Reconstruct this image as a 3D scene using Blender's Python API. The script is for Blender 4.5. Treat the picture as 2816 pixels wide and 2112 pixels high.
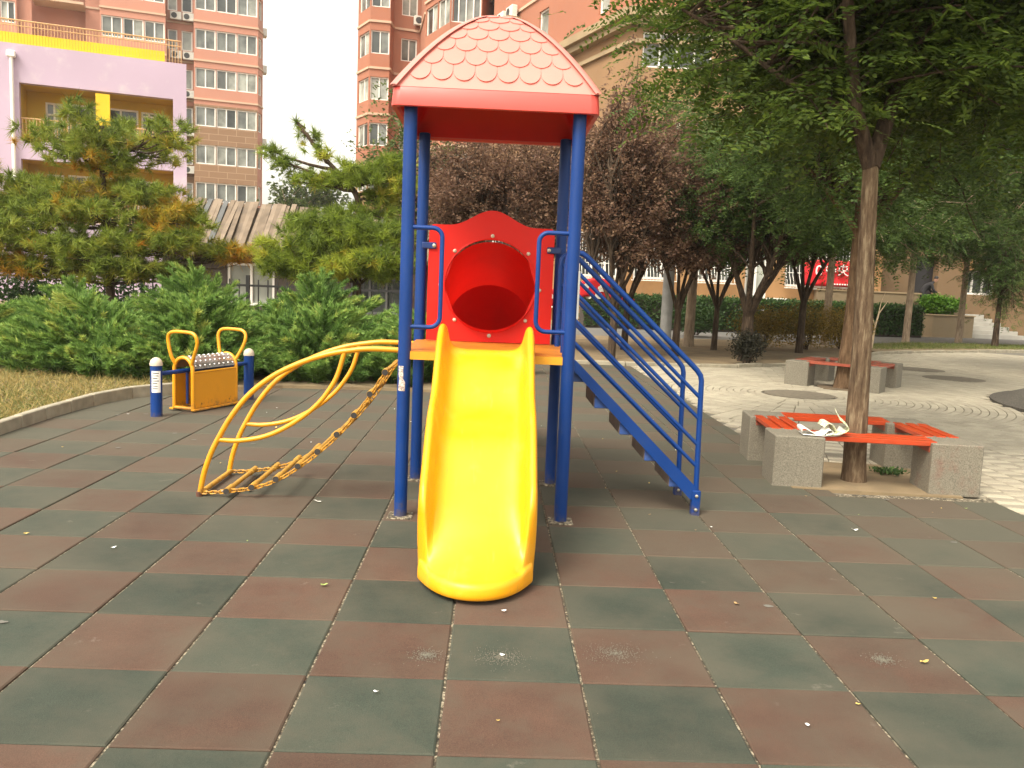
import bpy, bmesh, math, random
import numpy as np
from mathutils import Vector, Matrix
R = math.radians
random.seed(7)
rng = np.random.default_rng(7)
scn = bpy.context.scene
for o in list(bpy.data.objects): bpy.data.objects.remove(o)
C = scn.collection

# ------------------------------------------------------------------ camera, sky, sun, exposure
CAM = np.array([0.1243, -2.4436, 1.4482]); YAW, PITCH, ROLL, FPX = -0.0252, 0.1201, 0.0416, 2326.3
def _basis():
    cy, sy, cp, sp = math.cos(YAW), math.sin(YAW), math.cos(PITCH), math.sin(PITCH)
    f = np.array([-sy*cp, cy*cp, -sp]); r = np.array([cy, sy, 0.]); u = np.cross(r, f)
    return np.stack([r*math.cos(ROLL)+u*math.sin(ROLL), -r*math.sin(ROLL)+u*math.cos(ROLL), f])
BAS = _basis()
cam_d = bpy.data.cameras.new('camera'); cam = bpy.data.objects.new('camera', cam_d); C.objects.link(cam)
m = Matrix.Identity(4)
for i in range(3):
    m[i][0], m[i][1], m[i][2], m[i][3] = BAS[0][i], BAS[1][i], -BAS[2][i], CAM[i]
cam.matrix_world = m
cam_d.sensor_width = 36; cam_d.lens = FPX/2816*36; cam_d.clip_end = 3000; cam_d.clip_start = .05
scn.camera = cam

SUN_EL, SUN_AZ = 52., 218.      # azimuth clockwise from +Y: behind the camera, to its left
w = bpy.data.worlds.new('World'); scn.world = w; w.use_nodes = True
nt = w.node_tree; nt.nodes.clear()
wo = nt.nodes.new('ShaderNodeOutputWorld'); bg = nt.nodes.new('ShaderNodeBackground')
sky = nt.nodes.new('ShaderNodeTexSky'); sky.sky_type = 'NISHITA'; sky.sun_disc = False
sky.sun_elevation = R(SUN_EL); sky.sun_rotation = R(SUN_AZ); sky.dust_density = 4.0; sky.air_density = 1.6; sky.ozone_density = 1.0
hs = nt.nodes.new('ShaderNodeHueSaturation'); hs.inputs['Saturation'].default_value = 0.10
wm = nt.nodes.new('ShaderNodeMix'); wm.data_type = 'RGBA'; wm.blend_type = 'MULTIPLY'; wm.inputs[0].default_value = 1
wm.inputs[7].default_value = (1.0, .955, .86, 1)
nt.links.new(sky.outputs[0], hs.inputs['Color']); nt.links.new(hs.outputs[0], wm.inputs[6]); nt.links.new(wm.outputs[2], bg.inputs[0])
bg.inputs[1].default_value = 0.15
nt.links.new(bg.outputs[0], wo.inputs[0])
sd = bpy.data.lights.new('sun', 'SUN'); sd.energy = 1.15; sd.angle = R(22); sd.color = (1., .93, .78)
sun = bpy.data.objects.new('sun', sd); C.objects.link(sun)
az, el = R(SUN_AZ), R(SUN_EL)
to_sun = Vector((math.sin(az)*math.cos(el), math.cos(az)*math.cos(el), math.sin(el)))
sun.rotation_euler = (-to_sun).to_track_quat('-Z', 'Y').to_euler()
scn.view_settings.view_transform = 'Standard'; scn.view_settings.look = 'None'
scn.view_settings.gamma = 1; scn.view_settings.use_curve_mapping = False
scn.view_settings.exposure = 1.42

# ------------------------------------------------------------------ measuring helpers (survey points read off the photograph, 2212 px wide)
SC = 2816/2212
def ray(x, y):
    return np.array([(x*SC-1408)/FPX, -(y*SC-1056)/FPX, 1.]) @ BAS
def at(x, y, Y):
    d = ray(x, y); return CAM + d*(Y-CAM[1])/d[1]
def gr(x, y, z=0.):
    d = ray(x, y); return CAM + d*(z-CAM[2])/d[2]
def plan(x, y, p, dr):
    """where the sight line of column x meets the plan line p + s*dr"""
    d = ray(x, y); A = np.array([[d[0], -dr[0]], [d[1], -dr[1]]]); b = np.array([p[0]-CAM[0], p[1]-CAM[1]])
    t, s = np.linalg.solve(A, b); return np.array([CAM[0]+t*d[0], CAM[1]+t*d[1]])

# ------------------------------------------------------------------ materials
MATS = {}
def ramp(nt, fac, stops):
    n = nt.nodes.new('ShaderNodeValToRGB'); nt.links.new(fac, n.inputs[0]); e = n.color_ramp.elements
    while len(e) < len(stops): e.new(.5)
    for i, (p, c) in enumerate(stops): e[i].position = p; e[i].color = (*c, 1)
    return n.outputs[0]
def noise(nt, co, scale, detail=4, rough=.55, out=0):
    n = nt.nodes.new('ShaderNodeTexNoise'); n.inputs['Scale'].default_value = scale; n.inputs['Detail'].default_value = detail
    n.inputs['Roughness'].default_value = rough
    if co is not None: nt.links.new(co, n.inputs['Vector'])
    return n.outputs[out]
def mixc(nt, fac, a, b, mode='MIX'):
    n = nt.nodes.new('ShaderNodeMix'); n.data_type = 'RGBA'; n.blend_type = mode
    for s, v in ((n.inputs[0], fac), (n.inputs[6], a), (n.inputs[7], b)):
        if isinstance(v, (int, float)): s.default_value = v
        elif isinstance(v, tuple): s.default_value = (*v, 1)
        else: nt.links.new(v, s)
    return n.outputs[2]
def math_(nt, op, a, b=0., clamp=False):
    n = nt.nodes.new('ShaderNodeMath'); n.operation = op; n.use_clamp = clamp
    for s, v in ((n.inputs[0], a), (n.inputs[1], b)):
        if isinstance(v, (int, float)): s.default_value = v
        else: nt.links.new(v, s)
    return n.outputs[0]
def smooth(nt, v, a, b):
    n = nt.nodes.new('ShaderNodeMapRange'); n.interpolation_type = 'SMOOTHSTEP'
    nt.links.new(v, n.inputs[0]); n.inputs[1].default_value = a; n.inputs[2].default_value = b
    return n.outputs[0]
def scaled(nt, co, s):
    n = nt.nodes.new('ShaderNodeMapping'); n.inputs['Scale'].default_value = s; nt.links.new(co, n.inputs['Vector']); return n.outputs[0]
def new_mat(name):
    m = bpy.data.materials.new(name); m.use_nodes = True; t = m.node_tree
    b = t.nodes['Principled BSDF']; MATS[name] = m
    g = t.nodes.new('ShaderNodeNewGeometry'); tc = t.nodes.new('ShaderNodeTexCoord')
    return m, t, b, g, tc
def bump(t, b, h, strength=.3, dist=.01):
    n = t.nodes.new('ShaderNodeBump'); n.inputs['Strength'].default_value = strength; n.inputs['Distance'].default_value = dist
    t.links.new(h, n.inputs['Height']); t.links.new(n.outputs[0], b.inputs['Normal'])
def plain(name, col, rough=.5, var=.15, scale=3., spec=.5, metal=0., bmp=0., bscale=40., dirt=None, dirt_amt=.5, dscale=2., coat=0., world=True):
    m, t, b, g, tc = new_mat(name)
    co = g.outputs['Position'] if world else tc.outputs['Object']
    n1 = noise(t, co, scale, 5)
    lo = tuple(c*(1-var) for c in col); hi = tuple(min(1, c*(1+var)) for c in col)
    c = ramp(t, n1, [(.3, lo), (.7, hi)])
    if dirt:
        d = smooth(t, noise(t, co, dscale, 6, .65), .5, .78)
        c = mixc(t, math_(t, 'MULTIPLY', d, dirt_amt), c, dirt)
    t.links.new(c, b.inputs['Base Color'])
    r = ramp(t, noise(t, co, scale*4, 4), [(.3, (rough*.85,)*3), (.7, (min(1, rough*1.15),)*3)])
    t.links.new(r, b.inputs['Roughness'])
    b.inputs['Metallic'].default_value = metal; b.inputs['Specular IOR Level'].default_value = spec
    if coat: b.inputs['Coat Weight'].default_value = coat; b.inputs['Coat Roughness'].default_value = .12
    if bmp: bump(t, b, noise(t, co, bscale, 4), bmp, .005)
    return m
def leafmat(name, stops, trans=.35, attr=False, nscale=1.2, rough=.55, spec=.25):
    m, t, b, g, tc = new_mat(name)
    rnd = g.outputs['Random Per Island']
    if attr:
        a = t.nodes.new('ShaderNodeAttribute'); a.attribute_name = 'tint'; base = a.outputs['Fac']
        v = math_(t, 'ADD', base, math_(t, 'MULTIPLY', math_(t, 'SUBTRACT', rnd, .5), .25), True)
    else:
        nz = noise(t, g.outputs['Position'], nscale, 3)
        v = math_(t, 'ADD', math_(t, 'MULTIPLY', rnd, .55), math_(t, 'MULTIPLY', nz, .45), True)
    c = ramp(t, v, stops)
    t.links.new(c, b.inputs['Base Color']); b.inputs['Roughness'].default_value = rough; b.inputs['Specular IOR Level'].default_value = spec
    tr = t.nodes.new('ShaderNodeBsdfTranslucent'); t.links.new(c, tr.inputs[0])
    mx = t.nodes.new('ShaderNodeMixShader'); mx.inputs[0].default_value = trans
    t.links.new(b.outputs[0], mx.inputs[1]); t.links.new(tr.outputs[0], mx.inputs[2])
    t.links.new(mx.outputs[0], t.nodes['Material Output'].inputs[0])
    return m

# ------------------------------------------------------------------ mesh helpers
class MB:
    def __init__(s): s.v = []; s.f = []
    def add(s, vs, fs):
        n = len(s.v); s.v += [tuple(float(c) for c in p) for p in vs]; s.f += [tuple(n+i for i in f) for f in fs]; return s
    def box(s, c, d, rz=0., bev=0.):
        hx, hy, hz = d[0]/2, d[1]/2, d[2]/2; ca, sa = math.cos(rz), math.sin(rz)
        if bev > 0:
            e = bev; ring = [(-hx+e, -hy), (hx-e, -hy), (hx, -hy+e), (hx, hy-e), (hx-e, hy), (-hx+e, hy), (-hx, hy-e), (-hx, -hy+e)]
            ins = [(x*(hx-e)/hx, y*(hy-e)/hy) for x, y in ring]
            vs = [(x, y, -hz+e) for x, y in ring]+[(x, y, hz-e) for x, y in ring]+[(x, y, hz) for x, y in ins]+[(x, y, -hz) for x, y in ins]
            fs = [(i, (i+1) % 8, 8+(i+1) % 8, 8+i) for i in range(8)]+[(8+i, 8+(i+1) % 8, 16+(i+1) % 8, 16+i) for i in range(8)]
            fs += [tuple(range(16, 24))]+[(24+i, 24+(i+1) % 8, (i+1) % 8, i) for i in range(8)]+[tuple(range(31, 23, -1))]
        else:
            vs = [(x, y, z) for z in (-hz, hz) for x, y in ((-hx, -hy), (hx, -hy), (hx, hy), (-hx, hy))]
            fs = [(0, 3, 2, 1), (4, 5, 6, 7), (0, 1, 5, 4), (1, 2, 6, 5), (2, 3, 7, 6), (3, 0, 4, 7)]
        vs = [(c[0]+x*ca-y*sa, c[1]+x*sa+y*ca, c[2]+z) for x, y, z in vs]
        return s.add(vs, fs)
    def tube(s, pts, r, n=10, cap=True, closed=False):
        P = [np.array(p, float) for p in pts]; k = len(P); rr = r if isinstance(r, (list, tuple, np.ndarray)) else [r]*k
        vs = []; prev = None
        for i in range(k):
            a = P[(i-1) % k] if (closed or i > 0) else P[i]; b = P[(i+1) % k] if (closed or i < k-1) else P[i]
            t = b-a; t /= (np.linalg.norm(t)+1e-9)
            if prev is None:
                ref = np.array([0, 0, 1.]) if abs(t[2]) < .9 else np.array([1., 0, 0]); u = np.cross(t, ref)
            else: u = prev-t*np.dot(prev, t)
            u /= (np.linalg.norm(u)+1e-9); prev = u; w_ = np.cross(t, u)
            for j in range(n):
                q = 2*math.pi*j/n; vs.append(P[i]+rr[i]*(math.cos(q)*u+math.sin(q)*w_))
        fs = []
        for i in range(k if closed else k-1):
            i2 = (i+1) % k
            for j in range(n): fs.append((i*n+j, i*n+(j+1) % n, i2*n+(j+1) % n, i2*n+j))
        if cap and not closed: fs += [tuple(range(n-1, -1, -1)), tuple((k-1)*n+j for j in range(n))]
        return s.add(vs, fs)
    def lathe(s, c, prof, n=20):
        vs = []; k = len(prof)
        for r, z in prof:
            for j in range(n): q = 2*math.pi*j/n; vs.append((c[0]+r*math.cos(q), c[1]+r*math.sin(q), c[2]+z))
        fs = [(i*n+j, i*n+(j+1) % n, (i+1)*n+(j+1) % n, (i+1)*n+j) for i in range(k-1) for j in range(n)]
        fs += [tuple(range(n-1, -1, -1)), tuple((k-1)*n+j for j in range(n))]
        return s.add(vs, fs)
    def prism(s, poly, z0, z1):
        n = len(poly); vs = [(x, y, z0) for x, y in poly]+[(x, y, z1) for x, y in poly]
        return s.add(vs, [tuple(range(n-1, -1, -1)), tuple(range(n, 2*n))]+[(i, (i+1) % n, n+(i+1) % n, n+i) for i in range(n)])
    def grid(s, G):
        a, b = len(G), len(G[0]); return s.add([p for r in G for p in r], [(i*b+j, i*b+j+1, (i+1)*b+j+1, (i+1)*b+j) for i in range(a-1) for j in range(b-1)])
    def mesh(s, name, mat, smooth_=False):
        me = bpy.data.meshes.new(name); me.from_pydata(s.v, [], s.f)
        bm = bmesh.new(); bm.from_mesh(me); bmesh.ops.recalc_face_normals(bm, faces=bm.faces); bm.to_mesh(me); bm.free()
        if smooth_:
            me.polygons.foreach_set('use_smooth', [True]*len(me.polygons))
            try: me.set_sharp_from_angle(angle=R(40))
            except Exception: pass
        me.materials.append(MATS[mat]); return me
    def build(s, name, mat, parent=None, smooth_=False, loc=None):
        return link(name, s.mesh(name, mat, smooth_), parent, loc)
def link(name, me, parent=None, loc=None, rot=None):
    o = bpy.data.objects.new(name, me); C.objects.link(o)
    if parent: o.parent = parent
    if loc is not None: o.location = loc
    if rot is not None: o.rotation_euler = rot
    return o
def tag(o, label=None, cat=None, group=None, kind=None):
    if label: o['label'] = label
    if cat: o['category'] = cat
    if group: o['group'] = group
    if kind: o['kind'] = kind
    return o
def empty(name, loc=(0, 0, 0), rz=0., label=None, cat=None, group=None):
    o = bpy.data.objects.new(name, None); C.objects.link(o); o.location = loc; o.rotation_euler = (0, 0, rz); o.empty_display_size = .1
    return tag(o, label, cat, group)
def copy_tree(o, parent=None):
    c = o.copy(); C.objects.link(c); c.parent = parent
    for ch in list(o.children): copy_tree(ch, c)
    return c
def np_mesh(name, V, F, mat, tint=None, smooth_=False):
    V = np.asarray(V, np.float32); F = np.asarray(F, np.int32); k = F.shape[1]
    me = bpy.data.meshes.new(name); me.vertices.add(len(V)); me.vertices.foreach_set('co', V.ravel())
    me.loops.add(F.size); me.loops.foreach_set('vertex_index', F.ravel())
    me.polygons.add(len(F)); me.polygons.foreach_set('loop_start', np.arange(0, F.size, k, dtype=np.int32))
    if smooth_: me.polygons.foreach_set('use_smooth', np.ones(len(F), bool))
    me.update(calc_edges=True); me.validate()
    if tint is not None:
        a = me.attributes.new('tint', 'FLOAT', 'POINT'); a.data.foreach_set('value', np.asarray(tint, np.float32))
    me.materials.append(MATS[mat]); return me
def unit(a): return a/(np.linalg.norm(a, axis=-1, keepdims=True)+1e-9)
def leaf_quads(c, d, n, L, W):
    """rhombic leaves: base c, direction d, face normal about n"""
    d = unit(d); s = unit(np.cross(d, n)); L = np.asarray(L).reshape(-1, 1); W = np.asarray(W).reshape(-1, 1)
    nn = np.cross(s, d)
    V = np.stack([c, c+d*L*.45+s*W*.5+nn*W*.12, c+d*L, c+d*L*.45-s*W*.5+nn*W*.12], 1).reshape(-1, 3)
    return V, np.arange(len(V)).reshape(-1, 4)
# ------------------------------------------------------------------ the materials of the place
plain('blue_paint', (.002, .034, .175), .45, .12, 2.5, .32, dirt=(.02, .04, .10), dirt_amt=.35, dscale=5)
def chips(name, col, amt=.7):
    m = MATS[name]; t = m.node_tree; b = t.nodes['Principled BSDF']; src = b.inputs['Base Color'].links[0].from_socket; g = t.nodes.new('ShaderNodeNewGeometry')
    k = smooth(t, noise(t, g.outputs['Position'], 38, 5, .75), .69, .73); z = t.nodes.new('ShaderNodeSeparateXYZ'); t.links.new(g.outputs['Position'], z.inputs[0])
    low = math_(t, 'MULTIPLY', smooth(t, math_(t, 'SUBTRACT', noise(t, g.outputs['Position'], 14, 5, .7), math_(t, 'MULTIPLY', z.outputs[2], 2.2)), .30, .55), .6)     # splashed grime near the ground
    c = mixc(t, low, src, (.10, .075, .05)); c = mixc(t, math_(t, 'MULTIPLY', k, amt), c, col); t.links.new(c, b.inputs['Base Color'])
chips('blue_paint', (.30, .27, .25), .55)
plain('blue_dark', (.005, .025, .12), .4, .15, 3)
plain('yellow_tube', (.70, .30, .006), .38, .1, 3, dirt=(.25, .13, .04), dirt_amt=.35, dscale=9, coat=.2)
plain('yellow_panel', (.74, .31, .003), .45, .06, 2, dirt=(.4, .18, .02), dirt_amt=.3, dscale=4)
plain('chain_yellow', (.50, .24, .02), .55, .3, 30, dirt=(.09, .04, .02), dirt_amt=.85, dscale=45)
plain('rung_yellow', (.45, .24, .03), .6, .25, 20, dirt=(.10, .06, .03), dirt_amt=.6, dscale=14)
chips('yellow_tube', (.16, .06, .03), .6); chips('yellow_panel', (.20, .09, .03), .5)
plain('rubber_black', (.03, .025, .022), .7)
plain('rust', (.09, .035, .02), .8, .3, 20)
plain('roof_top', (.60, .205, .165), .42, .06, 2, dirt=(.52, .20, .16), dirt_amt=.4, dscale=3)
plain('roof_red', (.56, .065, .048), .38, .06, 2)
plain('panel_red', (.60, .012, .006), .5, .08, 2, .25, dirt=(.42, .03, .02), dirt_amt=.4, dscale=4)
plain('cap_white', (.55, .47, .36), .45)
plain('bolt_metal', (.42, .38, .30), .35, .2, 20, metal=.7)
plain('deck_orange', (.50, .17, .012), .5, .18, 6, dirt=(.30, .12, .03), dirt_amt=.6, dscale=10)
plain('deck_edge', (.66, .30, .012), .45, .12, 5, dirt=(.3, .15, .03), dirt_amt=.5, dscale=12)
plain('step_back', (.105, .078, .06), .7, .2, 8)
plain('step_blue', (.03, .09, .32), .5, .15, 6, dirt=(.14, .13, .13), dirt_amt=.4, dscale=9)
plain('plaque_grey', (.36, .37, .36), .45, .1, 10, metal=.3)
plain('granite', (.170, .150, .112), .75, .42, 110, bmp=.25, bscale=150, dirt=(.12, .10, .07), dirt_amt=.6, dscale=2.2)
plain('granite_stained', (.170, .150, .112), .75, .42, 110, bmp=.25, bscale=150, dirt=(.17, .06, .04), dirt_amt=.5, dscale=7)
plain('slat_red', (.42, .045, .008), .38, .16, 7, dirt=(.30, .09, .04), dirt_amt=.4, dscale=10, coat=.2)
plain('slat_worn', (.28, .055, .026), .5, .2, 7, dirt=(.26, .13, .09), dirt_amt=.6, dscale=9)
plain('soil', (.20, .145, .08), .95, .25, 2.2, bmp=.5, bscale=30, dirt=(.12, .085, .05), dirt_amt=.6, dscale=5)
plain('soil_dark', (.14, .10, .06), .95, .3, 6, bmp=.5, bscale=40)
plain('asphalt', (.13, .122, .11), .9, .15, 1.5, bmp=.3, bscale=90)
plain('kerb', (.30, .265, .195), .85, .2, 9, bmp=.3, bscale=80, dirt=(.2, .16, .1), dirt_amt=.6, dscale=4)
plain('pave_base', (.13, .115, .09), .95, .2, 20)
plain('manhole', (.15, .125, .09), .8, .25, 15, bmp=.4, bscale=60)
plain('pebble', (.075, .065, .052), .8, .6, 45, bmp=.5, bscale=50)
plain('iron', (.025, .024, .024), .6)
plain('lamp_grey', (.21, .205, .19), .55, .15, 6)
plain('white_pvc', (.78, .74, .68), .45, .06, 3)
plain('grille_white', (.7, .68, .62), .5)
plain('ac_white', (.66, .63, .56), .5, .08, 3, dirt=(.4, .36, .3), dirt_amt=.4)
plain('ac_dark', (.05, .05, .05), .6)
plain('stain_wall', (.33, .18, .075), .85, .12, .8, dirt=(.20, .10, .04), dirt_amt=.5, dscale=.9)
plain('red_wall', (.34, .135, .078), .85, .08, .35, dirt=(.28, .13, .08), dirt_amt=.5, dscale=.5)
plain('red_wall_hazed', (.46, .215, .15), .85, .06, .35)  # paler than the nearer block: wash of haze put into the colour
plain('belt', (.52, .36, .25), .8, .05, 1)
plain('tan_wall', (.26, .15, .072), .85, .1, .5, dirt=(.20, .115, .06), dirt_amt=.5, dscale=.7)
plain('shade_wall', (.17, .105, .052), .85, .1, .5, dirt=(.12, .075, .04), dirt_amt=.5, dscale=.7)  # darker tan: shade over the entrance put into the colour
plain('cornice', (.30, .22, .125), .85, .12, .8, dirt=(.2, .14, .08), dirt_amt=.6, dscale=1.3)
plain('lilac', (.47, .36, .455), .85, .07, .3, dirt=(.60, .54, .53), dirt_amt=.8, dscale=.9)
plain('kinder_yellow', (.50, .33, .04), .8, .1, .6)
plain('kinder_bright', (.70, .46, .01), .7, .06, 1)
plain('rail_tan', (.55, .33, .15), .7)
plain('curtain', (.45, .43, .40), .9, .15, 1.5)
plain('interior_dark', (.045, .04, .035), .9)
plain('plank_roof', (.15, .11, .075), .9, .3, 3, bmp=.4, bscale=20, dirt=(.13, .10, .08), dirt_amt=.8, dscale=2.5)
plain('plank_pale', (.20, .15, .105), .9, .25, 3, bmp=.4, bscale=20, dirt=(.16, .12, .09), dirt_amt=.7, dscale=3)
plain('plank_grey', (.10, .10, .098), .85, .2, 3)
plain('shed_dark', (.06, .045, .035), .9)
plain('banner_red', (.62, .015, .022), .6, .12, 2)
plain('print_white', (.82, .78, .72), .6)
plain('paper', (.78, .77, .72), .8, .1, 20)
plain('stone_step', (.33, .31, .27), .85, .15, 2)
plain('door_dark', (.02, .018, .02), .5)
plain('cloth_black', (.018, .016, .018), .85)
plain('skin', (.42, .22, .15), .6)
plain('hair', (.012, .01, .01), .6)
plain('tyre', (.02, .02, .02), .8)
plain('chrome', (.6, .6, .6), .25, metal=.9)
plain('leaf_yellow', (.50, .36, .10), .7, .4, 60)
plain('leaf_green', (.26, .34, .09), .7, .3, 60)
plain('leaf_brown', (.30, .19, .08), .8, .4, 60)
plain('twig_bare', (.45, .34, .22), .8)
plain('gum', (.135, .128, .108), .85, .1)

def glass(name, col, rough=.12):
    m, t, b, g, tc = new_mat(name)
    n = noise(t, g.outputs['Position'], .8, 3)
    t.links.new(ramp(t, n, [(.35, tuple(c*.55 for c in col)), (.65, tuple(min(1, c*1.4) for c in col))]), b.inputs['Base Color'])
    b.inputs['Roughness'].default_value = rough; b.inputs['Specular IOR Level'].default_value = .6
glass('glass_grey', (.15, .16, .145)); glass('glass_dark', (.045, .05, .046)); glass('glass_pale', (.30, .31, .27), .25)
plain('porch_stone', (.21, .155, .09), .85, .1, .8, dirt=(.15, .11, .065), dirt_amt=.5, dscale=1.2); plain('crumb', (.125, .112, .085), .9, .5, 200)

def perf_steel():
    m, t, b, g, tc = new_mat('seat_steel')
    t.links.new(ramp(t, noise(t, g.outputs['Position'], 8, 4), [(.4, (.5, .46, .44)), (.62, (.34, .26, .22))]), b.inputs['Base Color'])
    b.inputs['Metallic'].default_value = .85; b.inputs['Roughness'].default_value = .28
def block_wall():
    m, t, b, g, tc = new_mat('tan_block'); br = t.nodes.new('ShaderNodeTexBrick'); sw = t.nodes.new('ShaderNodeCombineXYZ'); sp = t.nodes.new('ShaderNodeSeparateXYZ')
    t.links.new(g.outputs['Position'], sp.inputs[0]); t.links.new(sp.outputs[0], sw.inputs[0]); t.links.new(sp.outputs[2], sw.inputs[1]); t.links.new(sw.outputs[0], br.inputs['Vector'])
    br.inputs['Color1'].default_value = (.26, .155, .088, 1); br.inputs['Color2'].default_value = (.23, .135, .076, 1); br.inputs['Mortar'].default_value = (.36, .24, .15, 1)
    br.inputs['Scale'].default_value = 1.; br.inputs['Brick Width'].default_value = 1.3; br.inputs['Row Height'].default_value = .48; br.inputs['Mortar Size'].default_value = .022
    t.links.new(br.outputs[0], b.inputs['Base Color']); b.inputs['Roughness'].default_value = .85
block_wall()
def shell_plastic(name, col, tr=.4):
    m, t, b, g, tc = new_mat(name)
    c = ramp(t, noise(t, g.outputs['Position'], 2.5, 4), [(.3, tuple(v*.9 for v in col)), (.7, tuple(min(1, v*1.1) for v in col))])
    t.links.new(c, b.inputs['Base Color']); b.inputs['Roughness'].default_value = .36; b.inputs['Specular IOR Level'].default_value = .35
    x = t.nodes.new('ShaderNodeBsdfTranslucent'); t.links.new(c, x.inputs[0]); mx = t.nodes.new('ShaderNodeMixShader'); mx.inputs[0].default_value = tr
    t.links.new(b.outputs[0], mx.inputs[1]); t.links.new(x.outputs[0], mx.inputs[2]); t.links.new(mx.outputs[0], t.nodes['Material Output'].inputs[0])
shell_plastic('roof_under', (.62, .010, .006)); shell_plastic('tunnel_red', (.68, .010, .005), .34); shell_plastic('tunnel_shaded', (.62, .006, .004), .10)  # past the bend the same plastic is darkened, inner shade put into it
perf_steel(); plain('stud', (.75, .72, .7), .25, metal=.9)

def slide_mat():
    m, t, b, g, tc = new_mat('slide_yellow')
    co = g.outputs['Position']
    c = ramp(t, noise(t, co, 2.2, 5), [(.3, (.80, .335, .003)), (.7, (.84, .385, .006))])
    st = scaled(t, co, (26, 3, 3))                                   # scuffs run down the bed
    s = smooth(t, noise(t, st, 1.6, 6, .7), .58, .70)
    c = mixc(t, math_(t, 'MULTIPLY', s, .5), c, (.42, .24, .05))
    p = smooth(t, noise(t, co, 5, 5), .55, .7)
    c = mixc(t, math_(t, 'MULTIPLY', p, .2), c, (.86, .56, .10))
    t.links.new(c, b.inputs['Base Color'])
    t.links.new(ramp(t, noise(t, co, 7, 4), [(.3, (.30,)*3), (.7, (.48,)*3)]), b.inputs['Roughness'])
    b.inputs['Specular IOR Level'].default_value = .45
    b.inputs['Subsurface Weight'].default_value = .12; b.inputs['Subsurface Radius'].default_value = (.03, .02, .004); b.inputs['Subsurface Scale'].default_value = .3
slide_mat()

def tile_mat(name, a, b_, dust):
    m, t, b, g, tc = new_mat(name)
    co = g.outputs['Position']; oi = t.nodes.new('ShaderNodeObjectInfo')
    r = oi.outputs['Random']
    c = ramp(t, noise(t, co, 3.2, 5, .6), [(.32, a), (.68, b_)])
    grain = noise(t, co, 260, 2, .6)
    c = mixc(t, .75, c, ramp(t, grain, [(.25, (.55, .55, .55)), (.75, (1.45, 1.4, 1.35))]), 'MULTIPLY')
    c = mixc(t, math_(t, 'MULTIPLY', smooth(t, noise(t, co, 4.2, 7, .72), .42, .66), .68), c, tuple(.5*(p_+q_) for p_, q_ in zip(a, dust)))
    c = mixc(t, 1., c, ramp(t, r, [(0, (.82, .82, .82)), (1, (1.15, 1.15, 1.15))]), 'MULTIPLY')
    sep = t.nodes.new('ShaderNodeSeparateXYZ'); t.links.new(co, sep.inputs[0])
    far = math_(t, 'ADD', math_(t, 'MULTIPLY', math_(t, 'MAXIMUM', sep.outputs[0], 0.), .06), math_(t, 'MULTIPLY', sep.outputs[1], .078))
    d = smooth(t, math_(t, 'ADD', noise(t, co, 1.1, 6, .62), far), .48, .95)
    c = mixc(t, math_(t, 'MULTIPLY', d, .80), c, dust)
    ob = t.nodes.new('ShaderNodeSeparateXYZ'); t.links.new(tc.outputs['Object'], ob.inputs[0])
    ed = math_(t, 'MAXIMUM', math_(t, 'ABSOLUTE', ob.outputs[0]), math_(t, 'ABSOLUTE', ob.outputs[1]))
    ed = math_(t, 'MULTIPLY', smooth(t, ed, .09, .27), smooth(t, noise(t, co, 2.3, 5, .65), .30, .72))     # grime creeping in from the joints
    c = mixc(t, math_(t, 'MULTIPLY', ed, .45), c, dust)
    worn = smooth(t, noise(t, co, 6, 5, .7), .64, .74)                # chewed-out spots showing the granules
    c = mixc(t, math_(t, 'MULTIPLY', worn, math_(t, 'MULTIPLY', grain, .5)), c, (.24, .21, .17))
    sp_ = smooth(t, noise(t, co, 95, 3, .6), .735, .775); c = mixc(t, math_(t, 'MULTIPLY', sp_, .55), c, (.30, .26, .19))            # grit and lint caught in the granules
    t.links.new(c, b.inputs['Base Color']); b.inputs['Roughness'].default_value = .88; b.inputs['Specular IOR Level'].default_value = .28
    bump(t, b, math_(t, 'ADD', grain, math_(t, 'MULTIPLY', noise(t, co, 14, 3), .8)), .35, .004)
tile_mat('tile_green', (.031, .041, .031), (.047, .057, .043), (.086, .077, .055))
tile_mat('tile_red', (.068, .038, .027), (.094, .053, .037), (.092, .075, .053))
def gap_mat():
    m, t, b, g, tc = new_mat('gap_dirt'); co = g.outputs['Position']
    c = ramp(t, noise(t, co, 55, 4, .7), [(.36, (.022, .019, .015)), (.50, (.10, .08, .05)), (.62, (.42, .36, .26))])
    t.links.new(c, b.inputs['Base Color']); b.inputs['Roughness'].default_value = .95; bump(t, b, noise(t, co, 90, 3), .8, .01)
gap_mat()
def brick_mat(name, lo, hi):
    m, t, b, g, tc = new_mat(name); co = g.outputs['Position']
    oi = t.nodes.new('ShaderNodeObjectInfo')
    rnd = math_(t, 'FRACT', math_(t, 'ADD', g.outputs['Random Per Island'], math_(t, 'MULTIPLY', oi.outputs['Random'], 7.)))
    c = ramp(t, rnd, [(0, lo), (1, hi)])
    c = mixc(t, .5, c, ramp(t, noise(t, co, 70, 3), [(.3, (.75,)*3), (.7, (1.2,)*3)]), 'MULTIPLY')
    d = smooth(t, noise(t, co, 1.3, 5), .48, .75); c = mixc(t, math_(t, 'MULTIPLY', d, .4), c, (.25, .21, .155))
    t.links.new(c, b.inputs['Base Color']); b.inputs['Roughness'].default_value = .9; bump(t, b, noise(t, co, 90, 3), .3, .004)
brick_mat('brick_cream', (.36, .315, .235), (.43, .38, .285)); brick_mat('brick_grey', (.25, .22, .165), (.31, .27, .205)); brick_mat('brick_mid', (.29, .255, .19), (.38, .335, .25))

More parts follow.
